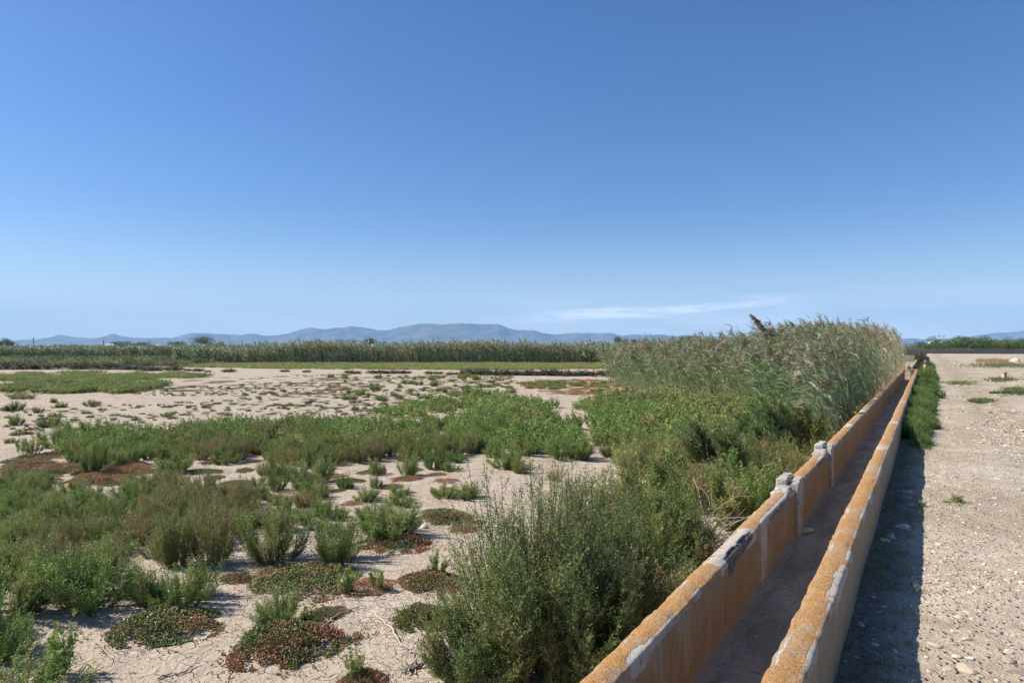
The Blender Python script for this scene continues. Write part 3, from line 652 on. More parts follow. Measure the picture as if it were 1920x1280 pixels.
big('broad olive bush pressed against the channel wall', 'olive', 1150, 1205, .58, 1.06, 103, 300, lean=(-.03, 0), ph=46, t0=.54)
big('brown tipped bush in the gap behind the tall olive one', 'brown', 1095, 1130, .42, 1.05, 104, 170, ph=36, t0=.45)
big('yellowish bush beside the dead grey twigs', 'yellow', 1235, 1085, .50, 1.02, 105, 220, ph=40, t0=.36)
big('fresh green bush behind the yellowish one', 'green', 1215, 1010, .55, 1.02, 106, 190, lean=(-.08, 0), ph=48, t0=.42, L=.026, Wd=.004)
big('green bush between the dead twigs and the first white post', 'green', 1405, 1005, .50, 1.0, 107, 150, ph=50, t0=.42, L=.026, Wd=.004)
big('dark leaning olive bush left of the channel near the second post', 'olive', 1375, 912, .60, 1.05, 108, 130, lean=(-.40, 0), ph=36, t0=.32, L=.034, Wd=.005)
big('dark leaning bush below the reeds', 'olive', 1475, 868, .60, 1.2, 109, 120, lean=(-.55, 0), ph=34, t0=.28, L=.036, Wd=.0055)
big('brownish tangled bush behind the fresh green one', 'brown', 1310, 900, .70, .85, 110, 130, lean=(-.2, 0), ph=52, t0=.60, L=.034, Wd=.005)
big('yellow green bush touching the channel beyond the second post', 'yellow', 1510, 850, .65, .95, 111, 130, lean=(-.1, 0), ph=46, t0=.42, L=.036, Wd=.0055)
big('low olive bush wedged between the channel and the nearest tall one', 'olive', 1095, 1270, .40, .78, 112, 120, ph=58, t0=.45)
big('small dark olive bush filling the gap between the broad one and the channel', 'olive', 1178, 1168, .42, .80, 114, 150, ph=54, t0=.5)
big('olive bush behind the small one against the channel wall', 'olive', 1120, 1215, .42, .95, 115, 170, ph=46, t0=.55)
big('green bush hugging the channel below the first white post', 'olive', 1290, 1095, .36, .50, 113, 110, ph=56, t0=.52)

# succulent mats, each in its own place
MATS = [
 (MT[0], 312, 1172, 205, 'red and green succulent mat with pale dots below the bushy green shrub', .20),
 (MT[1], 545, 1205, 215, 'largest succulent mat, green below and red above, on the front sand', .26),
 (MT[2], 570, 1088, 210, 'long red succulent mat below the yellow green shrubs', .17),
 (RMT[0], 690, 1102, 100, 'right hand reddish end of the long succulent mat', .2),
 (MT[3], 742, 1018, 135, 'dark red succulent mat below the loose green shrub', .22),
 (MT[2], 806, 1092, 115, 'dark red mat with a sprig left of the big olive bush', .28),
 (MT[0], 798, 1160, 125, 'olive brown mat dotted with pale flowers beside the fallen stick', .3),
 (MT[1], 685, 1272, 100, 'small mixed mat cut by the bottom edge', .3),
 (MT[3], 445, 1086, 70, 'small brown mat right of the bushy green shrub', .25),
 (RMT[1], 868, 990, 62, 'small rusty mat left of the big olive bush', .25),
 (MT[1], 840, 970, 110, 'flat green and red mat on the sand left of the olive bush', .22),
 (MT[0], 620, 1150, 80, 'reddish mat strip right of the bright shrub on the front sand', .2),
 (MT[2], 60, 1142, 60, 'dull brown mat left of the large rounded shrub', .2),
]
for me, u, v, w, lab, h in MATS:
    x, y = P(u, v); sc = w / F * y
    tag(ob('succulent_mat', me, loc=(x, y, ground_at(x, y) - .004), rz=rng.uniform(-.5, .5), sc=(sc * 1.12, sc * 1.05, sc * h * 3.6)), lab, 'ground plant')
    placed.append((x, y, sc * .33))

# ------------------------------------------------------------------ the belts of shrubs across the flat
def inpoly(u, v, poly):
    r = np.zeros(u.shape, bool); n = len(poly)
    for i in range(n):
        (x1, y1_), (x2, y2) = poly[i], poly[(i + 1) % n]
        c = ((y1_ > v) != (y2 > v)) & (u < (x2 - x1) * (v - y1_) / ((y2 - y1_) + 1e-9) + x1); r ^= c
    return r
BARE = [(385, 905, 62, 30), (215, 925, 50, 16), (440, 880, 25, 14), (480, 890, 14, 10), (650, 945, 26, 22), (835, 955, 60, 22), (800, 915, 22, 10), (905, 862, 26, 9), (1120, 884, 36, 13), (1212, 832, 20, 16), (1098, 818, 24, 16), (1060, 780, 32, 16), (1005, 870, 30, 20), (455, 1040, 26, 45), (420, 1120, 60, 34), (660, 1040, 18, 25), (430, 790, 200, 14), (650, 1100, 260, 30), (270, 1190, 260, 46), (600, 1210, 300, 90), (840, 1080, 70, 90), (790, 1040, 70, 40), (1060, 930, 55, 32), (940, 935, 30, 14), (495, 912, 8, 18), (660, 885, 16, 12), (790, 870, 20, 10)]
def bare(u, v):
    r = np.zeros(u.shape, bool)
    for a, b, c, d in BARE: r |= ((u - a) / c) ** 2 + ((v - b) / d) ** 2 < 1
    return r
def scatter(poly, gap, seed, z=FLAT_Z, jitter=True, avoid=True, thin=None):
    r = np.random.default_rng(seed)
    pts = [P(u, max(v, V0 + 8), z) for u, v in poly]
    # cover the ground quadrilateral generously: sample in depth then across
    y0, y1_ = min(p[1] for p in pts), max(p[1] for p in pts); x0, x1 = min(p[0] for p in pts), max(p[0] for p in pts)
    n = int((y1_ - y0) * (x1 - x0) / (gap * gap) * 4)
    x = r.uniform(x0, x1, n); y = r.uniform(y0, y1_, n); u, v = px(x, y, z)
    ok = inpoly(u, v, poly)
    if avoid: ok &= ~bare(u, v)
    ok &= s_of(x, y) < -1.35 if z < -.2 else True
    if thin is not None: ok &= fbm(x * thin[0] + seed, y * thin[0], 3) > thin[1]
    x, y = x[ok], y[ok]; keep = []; cell = {}
    for i in range(len(x)):
        c = (int(x[i] / gap), int(y[i] / gap)); bad = False
        for a in (-1, 0, 1):
            for b in (-1, 0, 1):
                for (qx, qy) in cell.get((c[0] + a, c[1] + b), ()):
                    if (qx - x[i]) ** 2 + (qy - y[i]) ** 2 < gap * gap * .7: bad = True
        if not bad: cell.setdefault(c, []).append((x[i], y[i])); keep.append(i)
    return [(float(x[i]), float(y[i])) for i in keep]
FIELDS = [
 # key, polygon of plant feet in the photo, gap, width range, height range, shares green/yellow/brown
 ('left', [(0, 905), (190, 930), (300, 905), (380, 925), (480, 925), (470, 1010), (420, 1060), (300, 1050), (200, 1100), (90, 1150), (0, 1160)], .28, (.28, .56), (.18, .38), (.52, .20, .28)),
 ('upper left', [(110, 842), (215, 816), (330, 828), (480, 812), (500, 840), (440, 870), (330, 862), (250, 868), (200, 885), (130, 870)], .33, (.32, .58), (.24, .42), (.62, .25, .13)),
 ('middle', [(330, 812), (480, 798), (560, 800), (700, 804), (860, 800), (900, 840), (880, 862), (800, 866), (650, 868), (560, 880), (500, 862), (400, 850)], .34, (.30, .58), (.24, .46), (.48, .36, .16)),
 ('centre', [(480, 885), (570, 900), (680, 905), (780, 925), (860, 935), (870, 960), (780, 1000), (640, 1010), (560, 1000), (480, 1000)], .36, (.20, .46), (.12, .30), (.62, .26, .12)),
 ('right', [(870, 800), (900, 765), (980, 762), (1060, 800), (1150, 775), (1260, 780), (1270, 820), (1225, 880), (1160, 900), (1090, 880), (1020, 880), (930, 890), (880, 850)], .44, (.40, .75), (.26, .52), (.68, .26, .06)),
 ('channel side', [(1120, 770), (1180, 750), (1440, 785), (1600, 800), (1560, 840), (1470, 900), (1400, 960), (1300, 960), (1230, 905), (1200, 860), (1290, 840)], .44, (.55, .95), (.32, .64), (.22, .50, .28)),
 ('back right', [(690, 778), (900, 742), (1060, 765), (1160, 748), (1200, 752), (1160, 790), (1000, 790), (880, 770), (760, 790)], .66, (.4, .75), (.22, .46), (.75, .15, .10)),
]
WHERE = {'left': 'in the dense belt at the left of the salt flat', 'upper left': 'at the upper left end of the belt bordering bare sand', 'middle': 'in the long thick belt across the middle', 'centre': 'in the patchy ground between belt and front sand',
         'right': 'in the thicket right of the belt', 'channel side': 'in the thicket below the reeds beside the channel', 'back right': 'in the loose patch behind the thicket'}
THIN = {'left': (1.3, .30), 'upper left': (.9, .31), 'middle': (.6, .34), 'centre': (1.1, .33), 'right': (.55, .31), 'back right': (.4, .38)}
cand = []
for k, (key, poly, gap, wr, hr, sh) in enumerate(FIELDS):
    for x, y in scatter(poly, gap, 200 + k, thin=THIN.get(key)):
        if any((x - a) ** 2 + (y - b) ** 2 < (c + .12) ** 2 for a, b, c in placed): continue
        q = fbm(x * .55 + 3 * k, y * .55, 3); c = 'green' if q < .30 + .3 * sh[0] else ('yellow' if rng.uniform() < sh[1] / (sh[1] + sh[2]) else 'brown')
        cand.append((y, x, key, c, rng.uniform(*wr), rng.uniform(*hr)))
cand.sort()
N_IND = 300 - len(HAND) - 2
LAB = {'green': 'leafy green shrub growing ', 'yellow': 'yellow green upright shrub growing ', 'brown': 'brown tipped shrub growing '}
PROTO = {'green': GR, 'yellow': YE, 'brown': BR}
for y, x, key, c, w, h in cand[:N_IND]:
    me = PROTO[c][rng.integers(len(PROTO[c]))]
    o = ob('shrub', me, loc=(x, y, ground_at(x, y) - .02), rz=rng.uniform(0, 6.28), sc=(w, w * rng.uniform(.85, 1.15), h * 1.08))
    tag(o, LAB[c] + WHERE[key], 'shrub', c + ' shrubs ' + WHERE[key])
def transform(V, x, y, z, rz, w, h):
    c, s = math.cos(rz), math.sin(rz); V = V * np.array([w, w, h], np.float32)
    return np.stack([V[:, 0] * c - V[:, 1] * s + x, V[:, 0] * s + V[:, 1] * c + y, V[:, 2] + z], -1)
def flat_mb(mb): return np.concatenate(mb.V), np.concatenate(mb.F), np.concatenate(mb.T)
LOWF = {c: [flat_mb(m) for m in v] for c, v in LOW.items()}
mass = MB(); MI = {'green': 0, 'yellow': 1, 'brown': 2}
for y, x, key, c, w, h in cand[N_IND:]:
    Vv, Ff, Tt = LOWF[c][rng.integers(3)]
    mass.add(transform(Vv, x, y, ground_at(x, y) - .02, rng.uniform(0, 6.28), w * 1.05, h * 1.3), Ff, np.clip(Tt + rng.normal(0, .12), 0, 1), MI[c])
tag(ob('scrub_thicket', mass.mesh('scrub_thicket', [M['green'], M['yellow'], M['brown']])), kind='stuff')

# low green salt meadow: strips at left and the bright band in front of the far reeds
def meadow(name, polys, gap, wr, hr, seed, mats=('green', 'yellow', 'brown'), p=(.6, .28, .12), thin=None, shift=0.0, third='brown'):
    mb = MB(); r = np.random.default_rng(seed); n = 0
    for j, poly in enumerate(polys):
        for x, y in scatter(poly, gap, seed + j, avoid=False, thin=thin):
            c = mats[r.choice(len(mats), p=p)]; Vv, Ff, Tt = LOWF[c][r.integers(3)]
            sel = r.permutation(len(Ff))[:len(Ff) // (2 if y > 40 else 1)]
            w = r.uniform(*wr)
            mb.add(transform(Vv, x, y, ground_at(x, y) - .02, r.uniform(0, 6.28), w, r.uniform(*hr)), Ff[sel], np.clip(Tt + r.normal(shift, .15), 0, 1), MI[c]); n += 1
    tag(ob(name, mb.mesh(name, [M['green'], M['yellow'], M[third]])), kind='stuff')
meadow('salt_meadow', [[(330, 682), (700, 681), (1200, 681), (1200, 691), (900, 694), (560, 692), (330, 688)]], .75, (.7, 1.2), (.25, .42), 300, p=(.35, .55, .10), shift=.08)
meadow('ground_cover', [[(0, 703), (130, 700), (300, 700), (400, 706), (330, 713), (150, 716), (0, 715)], [(0, 727), (40, 720), (180, 718), (320, 722), (235, 738), (120, 740), (0, 735)], [(0, 748), (60, 744), (30, 756), (0, 760)]], .42, (.5, .85), (.25, .42), 320, p=(.5, .22, .28), thin=(.6, .42))
meadow('red_ground_cover', [[(960, 716), (1150, 712), (1240, 735), (1160, 745), (1010, 736)], [(830, 735), (960, 730), (930, 748), (840, 750)]], .55, (.3, .6), (.14, .28), 340, p=(.45, .2, .35), thin=(.5, .50))

# broad red mats farther out: single patches
def mats(poly, gap, wr, hgt, label, group, seed, protos, thin=None):
    for x, y in scatter(poly, gap, seed, avoid=False, thin=thin):
        w = rng.uniform(*wr)
        o = ob('succulent_mat', protos[rng.integers(len(protos))], loc=(x, y, ground_at(x, y) - .006), rz=rng.uniform(0, 6.28), sc=(w, w * rng.uniform(.6, 1), w * hgt))
        tag(o, label, 'ground plant', group)
mats([(0, 868), (80, 850), (200, 856), (270, 880), (240, 905), (90, 912), (0, 905)], .42, (.55, .9), .55, 'orange red mat between the upright shrubs at the left tip of the belt', 'orange red mats at the left tip of the belt', 401, RMT + RMT + MT[:2])
mats([(370, 806), (470, 797), (640, 796), (900, 790), (900, 797), (640, 804), (480, 806), (370, 815)], .8, (.6, 1.1), .4, 'rusty red mat along the far rim of the belt', 'rusty mats along the far rim of the belt', 402, RMT)
mats([(980, 716), (1100, 711), (1180, 722), (1190, 738), (1100, 742), (1020, 738)], .75, (.8, 1.4), .22, 'orange red mat in the flat patch before the reeds', 'orange red mats before the reeds', 403, RMT, thin=None)
mats([(600, 880), (760, 870), (870, 900), (850, 960), (700, 960), (600, 930)], .62, (.35, .75), .4, 'rusty mat among the shrubs of the patchy ground', 'rusty mats among the patchy shrubs', 404, RMT + MT[:1])
mats([(330, 870), (480, 860), (500, 900), (420, 950), (330, 910)], .7, (.4, .7), .4, 'brown and green mat beside the pale sand tongue', 'mats beside the pale sand tongue', 405, MT)
mats([(640, 702), (960, 704), (980, 730), (880, 765), (700, 778), (520, 760), (560, 715)], 1.6, (.9, 2.0), .10, 'thin brown mat lying flat on the open sand', 'thin brown mats on the open sand', 406, MT + RMT)
mats([(430, 715), (560, 700), (540, 765), (440, 770)], 2.0, (.6, 1.4), .10, 'thin brown mat lying flat on the open sand', 'thin brown mats on the open sand', 407, MT)
mats([(230, 722), (420, 706), (440, 728), (300, 735)], 2.0, (1.0, 2.2), .10, 'thin brown mat lying flat at the end of the green strip', 'thin brown mats at the end of the green strip', 408, MT + RMT)

# small tufts on open sand, then the dusky bushes on the far side of it
for k, (poly, gap, lab) in enumerate([([(20, 770), (110, 745), (130, 800), (10, 830)], 1.3, 'small green tuft on open sand at far left'),
        ([(430, 730), (620, 705), (700, 770), (480, 780)], 3.6, 'tiny green tuft scattered on the open sand'),
        ([(640, 705), (960, 706), (960, 735), (870, 770), (660, 770)], 1.25, 'small green tuft on the sand strip before the red patch')]):
    for x, y in scatter(poly, gap, 500 + k, avoid=False):
        w = .22 + .5 * rng.uniform(0, 1) ** 2; o = ob('tuft', GR[rng.integers(6)], loc=(x, y, ground_at(x, y) - .02), rz=rng.uniform(0, 6.28), sc=(w * 1.2, w * .8, w * rng.uniform(.35, .75)))
        tag(o, lab, 'tuft', lab + 's')
for u, v, w, h, lab in [(172, 760, 34, 18, 'green tuft alone on the bare sand right of the far left ones'), (313, 779, 26, 12, 'green tuft on sand just above the belt'), (232, 769, 11, 7, 'tiny dark tuft on bare sand'), (384, 762, 12, 8, 'dark little dead tuft on the bare sand')]:
    put('tuft', GR[0], u, v, w, h, lab, 'tuft')
for u, v, w, h in [(30, 692, 80, 22), (90, 692, 70, 21), (150, 692, 60, 20), (205, 692, 70, 19), (250, 693, 52, 14), (285, 695, 46, 13), (325, 695, 40, 14), (352, 695, 14, 8), (372, 696, 24, 9), (390, 697, 14, 5), (429, 697, 30, 9), (534, 697, 20, 7), (575, 698, 18, 7), (655, 699, 24, 8), (665, 700, 30, 8), (705, 700, 40, 9), (740, 700, 50, 11), (762, 700, 24, 8), (805, 701, 22, 8), (822, 701, 22, 8), (850, 702, 30, 8)]:
    put('dusky_bush', DK[rng.integers(3)], u, v, w, h, 'dusky grey brown bush in the row along the far edge of the sand', 'bush', 'dusky bushes along the far edge of the sand')
for u in range(875, 1165, 17):
    put('dusky_bush', DK[rng.integers(3)], u + rng.uniform(-5, 5), 702 + (u - 875) * .012, rng.uniform(30, 44), rng.uniform(13, 19), 'dusky bush in the dark hedge-like row between sand and meadow', 'bush', 'dusky bushes in the dark row before the meadow')

# dead wood
def twigs(label, u, v, n, length, seed, flat=True, thick=.006, z=FLAT_Z, name='dead_branch', spreaddir=None, cat='branch'):
    r = np.random.default_rng(seed); x, y = P(u, v, z); mb = MB()
    for i in range(n):
        a = r.uniform(0, 6.28) if spreaddir is None else spreaddir + r.normal(0, .45); k = 7; l = length * r.uniform(.4, 1)
        p = np.array([r.normal(0, .12 if flat else .1) * length, r.normal(0, .12) * length, r.uniform(.008, .03) if flat else r.uniform(0, .1)]); pts = [p.copy()]; e = r.uniform(.5, 1.3) if not flat else 0
        for j in range(k - 1):
            a += r.normal(0, .22); e += r.normal(0, .2) - (0 if flat else .14)
            p = p + l / (k - 1) * np.array([math.cos(a) * math.cos(e), math.sin(a) * math.cos(e), math.sin(e)]); p[2] = max(p[2], .006); pts.append(p.copy())
        pts = np.array(pts); tn = nrm(np.gradient(pts, axis=0)); s1 = nrm(np.cross(tn, [0.1, 0.2, 1])); s2 = np.cross(tn, s1)
        rad = thick * r.uniform(.5, 1.1) * np.linspace(1, .35, k)[:, None]
        ring = [pts + rad * (s1 * math.cos(b) + s2 * math.sin(b)) for b in np.linspace(0, 6.283, 6)[:-1]]
        V = np.stack(ring, 1).reshape(-1, 3)
        Fq = [(j * 5 + b, j * 5 + (b + 1) % 5, (j + 1) * 5 + (b + 1) % 5, (j + 1) * 5 + b) for j in range(k - 1) for b in range(5)]
        mb.add(V, Fq, r.uniform(.2, .9))
    return tag(ob(name, mb.mesh(name, M['twig']), loc=(x, y, ground_at(x, y) if z < -.2 else z)), label, cat)
twigs('bare grey dead branches tangled between two green bushes', 1322, 1042, 95, .95, 601, flat=False, thick=.0065, name='dead_bush', cat='dead bush')
twigs('second tangle of grey dead twigs farther up among the bushes', 1395, 935, 34, .8, 602, flat=False, thick=.006, name='dead_bush', cat='dead bush')
def stick(label, pts, rad, seed):
    w = np.array([(*P(u, v), 0) for u, v in pts]); r = np.random.default_rng(seed)
    t = np.linspace(0, len(w) - 1, 14); pp = np.stack([np.interp(t, range(len(w)), w[:, i]) for i in range(2)], -1) + r.normal(0, .008, (14, 2))
    z = np.array([ground_at(*p) for p in pp]) + rad * .8; pts3 = np.c_[pp, z + r.uniform(0, .015, 14)]
    tn = nrm(np.gradient(pts3, axis=0)); s1 = nrm(np.cross(tn, [0, 0, 1])); s2 = np.cross(tn, s1); rd = rad * np.linspace(1, .5, 14)[:, None]
    V = np.stack([pts3 + rd * (s1 * math.cos(b) + s2 * math.sin(b)) for b in np.linspace(0, 6.283, 7)[:-1]], 1)
    org = pts3[0].copy(); V = (V - org).reshape(-1, 3)
    Fq = [(j * 6 + b, j * 6 + (b + 1) % 6, (j + 1) * 6 + (b + 1) % 6, (j + 1) * 6 + b) for j in range(13) for b in range(6)]
    tag(ob('fallen_stick', MB().add(V, Fq, .8).mesh('fallen_stick', M['twig'], True), loc=tuple(org)), label, 'stick')
stick('long pale stick lying on sand below the dark red mat', [(704, 1152), (735, 1178), (752, 1204), (782, 1220)], .009, 1)
stick('dark stick lying right of the mat with the bright shrub', [(606, 1172), (640, 1152), (684, 1137)], .007, 2)
stick('short dark stick on the front sand near the bottom', [(298, 1262), (340, 1256), (372, 1240)], .008, 3)
stick('thin stick near the foot of the olive bush', [(845, 1157), (868, 1148), (884, 1138)], .006, 4)
twigs('bundle of dry forked twigs at the bottom beside the sprig', 768, 1252, 14, .34, 603, thick=.006, name='dead_branch', spreaddir=1.2)
twigs('dry twigs scattered left of the olive bush', 868, 1185, 9, .26, 604, thick=.004, name='dead_branch', spreaddir=.5)
twigs('little dead grey plant on the sand beside the long mat', 648, 1166, 16, .16, 605, flat=False, thick=.0018, name='dead_plant', cat='dead plant')

# ------------------------------------------------------------------ reeds
WIND = math.pi                       # tops stream to the left
def reeds(x, y, z0, h, seed, nleaf, seg, pl, lean=.22, wide=1.0, tint=None, leafL=(.34, .55), pn=22, pk=1.0):
    """one batch of reeds -> (blades, plumes): stems with wind-blown leaves; a share pl carries plumes"""
    r = np.random.default_rng(seed); n = len(x); mb = MB(); pm = MB()
    le = lean * r.uniform(.55, 1.5, n); la = WIND + r.normal(0, .35, n)
    tnt = r.uniform(.1, .6, n) if tint is None else np.clip(tint + r.normal(0, .13, n), 0, 1)
    k = 5; tau = np.linspace(0, 1, k)
    Pp = np.stack([x[:, None] + np.cos(la)[:, None] * le[:, None] * h[:, None] * tau ** 1.7, y[:, None] + np.sin(la)[:, None] * le[:, None] * h[:, None] * tau ** 1.7, z0[:, None] + h[:, None] * tau * (1 - .10 * le[:, None] * tau)], -1)
    ribbons(mb, Pp, .008 * wide, .004 * wide, r, np.clip(tnt + .42, 0, 1))
    def at(i, t):
        f = np.clip(t, 0, .9999) * (k - 1); j = f.astype(int); fr = (f - j)[:, None]
        return Pp[i, j] * (1 - fr) + Pp[i, j + 1] * fr
    i = np.repeat(np.arange(n), nleaf); t = np.tile(np.linspace(.14, .97, nleaf), n) + r.uniform(-.05, .05, len(i)); q = at(i, t)
    a = WIND + r.normal(0, .85, len(i)); e = r.uniform(.55, 1.15, len(i)); L = r.uniform(*leafL, len(i)) * (1 - .35 * np.abs(t - .55)); pts = [q]
    for s in range(seg):
        d = np.stack([np.cos(a) * np.cos(e), np.sin(a) * np.cos(e), np.sin(e)], -1); q = q + d * (L / seg)[:, None]; pts.append(q); e = e - r.uniform(.15, .65, len(i)); a = a + (WIND - a) * .25
    Lp = np.stack(pts, 1); tn = nrm(Lp[:, -1] - Lp[:, 0])[:, None]; sd_ = nrm(np.cross(tn, r.normal(size=(len(i), 1, 3)) * .5 + np.array([0, 0, 1.])))
    w = wide * .023 * np.interp(np.linspace(0, 1, seg + 1), [0, .3, 1], [.55, 1, .08])[None, :, None]
    V = np.stack([Lp - sd_ * w, Lp + sd_ * w], 2).reshape(-1, 3); b = (np.arange(len(i))[:, None] * 2 * (seg + 1) + 2 * np.arange(seg)[None]).reshape(-1)
    mb.add(V, np.stack([b, b + 1, b + 3, b + 2], -1), np.repeat(np.clip(tnt[i] + r.normal(0, .20, len(i)), 0, 1), 2 * (seg + 1)))
    f = np.where(r.uniform(0, 1, n) < pl)[0]
    if len(f):
        j = np.repeat(f, pn); m = len(j); uu = r.uniform(0, 1, m); base = at(j, 1 - .12 * uu)
        a = WIND + r.normal(0, .45, m); e = r.uniform(.1, .9, m) * (1 - .3 * uu); l = r.uniform(.10, .24, m) * (.5 + uu) * min(wide, 1.6) * pk
        d = np.stack([np.cos(a) * np.cos(e), np.sin(a) * np.cos(e), np.sin(e)], -1); p1 = base + d * (l * .55)[:, None]; p2 = p1 + (d * .8 + np.array([-.25, 0, -.3])) * (l * .45)[:, None]
        base = base + np.array([0, 0, .12]) * (1 - uu)[:, None]; sv = nrm(np.cross(d, r.normal(size=(m, 3)))) * (.014 * wide)
        V = np.stack([base, p1 + sv, p2, p1 - sv], 1).reshape(-1, 3)
        pm.add(V, np.arange(4 * m).reshape(-1, 4), np.repeat(np.clip(r.uniform(.1, .9, n)[j] + r.normal(0, .12, m), 0, 1), 4))
    return mb, pm
def stand(name, parts):
    mb = MB()
    for a, b in parts:
        for src, m in ((a, 0), (b, 1)):
            off = 0
            for V_, F_, T_ in zip(src.V, src.F, src.T): mb.add(V_, F_ - off, T_, m); off += len(V_)
    return tag(ob(name, mb.mesh(name, [M['reed'], M['plume']])), kind='stuff')
# near stand: from the front edge back along the channel
FRONT = np.array([(6.0, 12.6), (7.5, 18.5), (7.8, 22.5), (6.6, 27.5), (5.4, 34.5), (7.0, 46.0), (9.0, 62.0)])   # front edge, x as a function of y
r = np.random.default_rng(77); n = 60000
yy = 12.6 + (66 - 12.6) * r.uniform(0, 1, n) ** 1.6; xx = r.uniform(3, 40, n); ss = s_of(xx, yy)
front = np.interp(yy, FRONT[:, 1], FRONT[:, 0]) + (fbm(yy * .8, yy * 0, 3) - .45) * 1.2 + np.where(yy > 27, 3.5, 1.0) * (r.uniform(0, 1, n) ** 2 - .15)
ok = (xx > front) & (ss < -1.38 - .4 * r.uniform(0, 1, n)); xx, yy = xx[ok], yy[ok]
dist_front = xx - front[ok]
keep = r.uniform(0, 1, len(xx)) < np.clip(.80 - dist_front / 22, .28, 1); xx, yy, dist_front = xx[keep], yy[keep], dist_front[keep]
print('near reeds', len(xx))
hh = (1.9 + .7 * fbm(xx * .5, yy * .5, 3) + r.uniform(-.6, .42, len(xx))) * np.clip(.80 + dist_front * .16, .8, 1.0) * np.clip(.93 + (yy - 12) * .006, .93, 1.08)
nw = np.clip((s_of(xx, yy) + 7) / 4, 0, 1); hh = hh * np.interp(s_of(xx, yy), [-22, -14, -8, -4, -1.5], [.82, .85, .88, .97, 1.0]) * (1 + nw * (np.interp(yy, [12, 16, 21, 30, 45], [.94, .98, 1.10, 1.26, 1.24]) - 1)) + .35 * (r.uniform(0, 1, len(xx)) > .93)
tt = np.clip(.36 + .5 * (fbm(xx * .35 + 5, yy * .35, 3) - .4) + np.where(s_of(xx, yy) > -3.0, np.clip((yy - 22) * .025, 0, .45), 0), 0, 1)
near = yy < 34
zz = np.full(len(xx), FLAT_Z - .02)
stand('reed_stand', [reeds(xx[near], yy[near], zz[near], hh[near], 1, 10, 3, .62, lean=.26, tint=tt[near]),
                     reeds(xx[~near], yy[~near], zz[~near], hh[~near], 2, 9, 2, .62, lean=.24, wide=1.5, tint=tt[~near], pn=14)])
# individual reeds that stand out along the front and top of the near stand
RP = []
for i in range(5):
    a, b = reeds(np.zeros(1), np.zeros(1), np.zeros(1), np.array([1.0 * 2.35]), 900 + i, 12, 4, 1.0, lean=.34, tint=np.array([.3]), pn=40)
    st_ = MB(); lf = MB()
    for q, (V_, F_, T_) in enumerate(zip(a.V, a.F, a.T)): (st_ if q < 2 else lf).add(V_, F_ - F_.min(), T_)
    RP.append((st_.mesh('reed_stem', M['reed']), lf.mesh('reed_leaves', M['reed']), b.mesh('reed_plume', M['plume'])))
def reed(x, y, h, label, group, k, plume=1.0, z=FLAT_Z):
    o = ob('reed', None, loc=(x, y, z), rz=rng.normal(0, .25), sc=h / 2.35); tag(o, label, 'reed', group)
    for nm, me in zip(('stem', 'leaf', 'plume'), RP[k]):
        c = ob(nm, me, o)
        if nm == 'plume': c.location = (0, 0, 0); c.scale = (1, 1, 1)
        if nm == 'leaf': c['kind'] = 'stuff'
    return o
for i in range(46):
    y = 13.2 + i * .42 + rng.uniform(-.2, .2); x = float(np.interp(y, FRONT[:, 1], FRONT[:, 0])) - rng.uniform(.05, .45)
    if s_of(x, y) > -1.5: x -= .3
    reed(x, y, rng.uniform(1.75, 2.25), 'wind-bent reed with a tan plume along the front edge of the near stand', 'reeds along the front edge of the near stand', i % 5)
for i in range(34):
    y = 16 + i * .8 + rng.uniform(-.3, .3); s = -1.6 - rng.uniform(0, 2.2); x = (s + y * ST) / CT
    reed(x, y, float(np.interp(y, [16, 22, 30, 43], [2.35, 2.6, 3.0, 3.15])) * rng.uniform(.96, 1.06), 'tall reed whose brown plume tops the stand beside the channel', 'tall plumed reeds topping the stand', i % 5)
for u, v, h in [(1126, 740, 1.9), (1146, 738, 2.2), (1148, 728, 2.0), (1172, 735, 2.1)]:
    x, y = P(u, v); reed(x, y, h, 'slender reed standing out at the far left end of the near stand', 'slender reeds at the left end of the near stand', int(u) % 5)
y = 15.5; x = (1502 - 960) / F * y
o = reed(x, y, 2.62, 'largest dark feathery reed plume rising alone against the sky', None, 2)
r = np.random.default_rng(950); m = 420; t = r.uniform(0, 1, m); tip = np.array([-.75, 0, 2.28])
base = tip + np.stack([.10 - .34 * t, r.normal(0, .02, m), -.12 + .46 * t - .12 * t * t], -1)
d = nrm(np.stack([-.8 + r.normal(0, .15, m), r.normal(0, .3, m), .55 - 1.1 * r.uniform(0, 1, m)], -1)); l = (r.uniform(.10, .22, m) * (1.15 - .7 * t))[:, None]
sv = nrm(np.cross(d, r.normal(size=(m, 3)))) * .0045; p1 = base + d * l * .55; p2 = p1 + (d * .8 + np.array([0, 0, -.45])) * l * .5
b = MB().add(np.stack([base, p1 + sv, p2, p1 - sv], 1).reshape(-1, 3), np.arange(4 * m).reshape(-1, 4), np.repeat(r.uniform(0, .35, m), 4))
o.children[2].data = b.mesh('reed_plume_big', M['plume'])
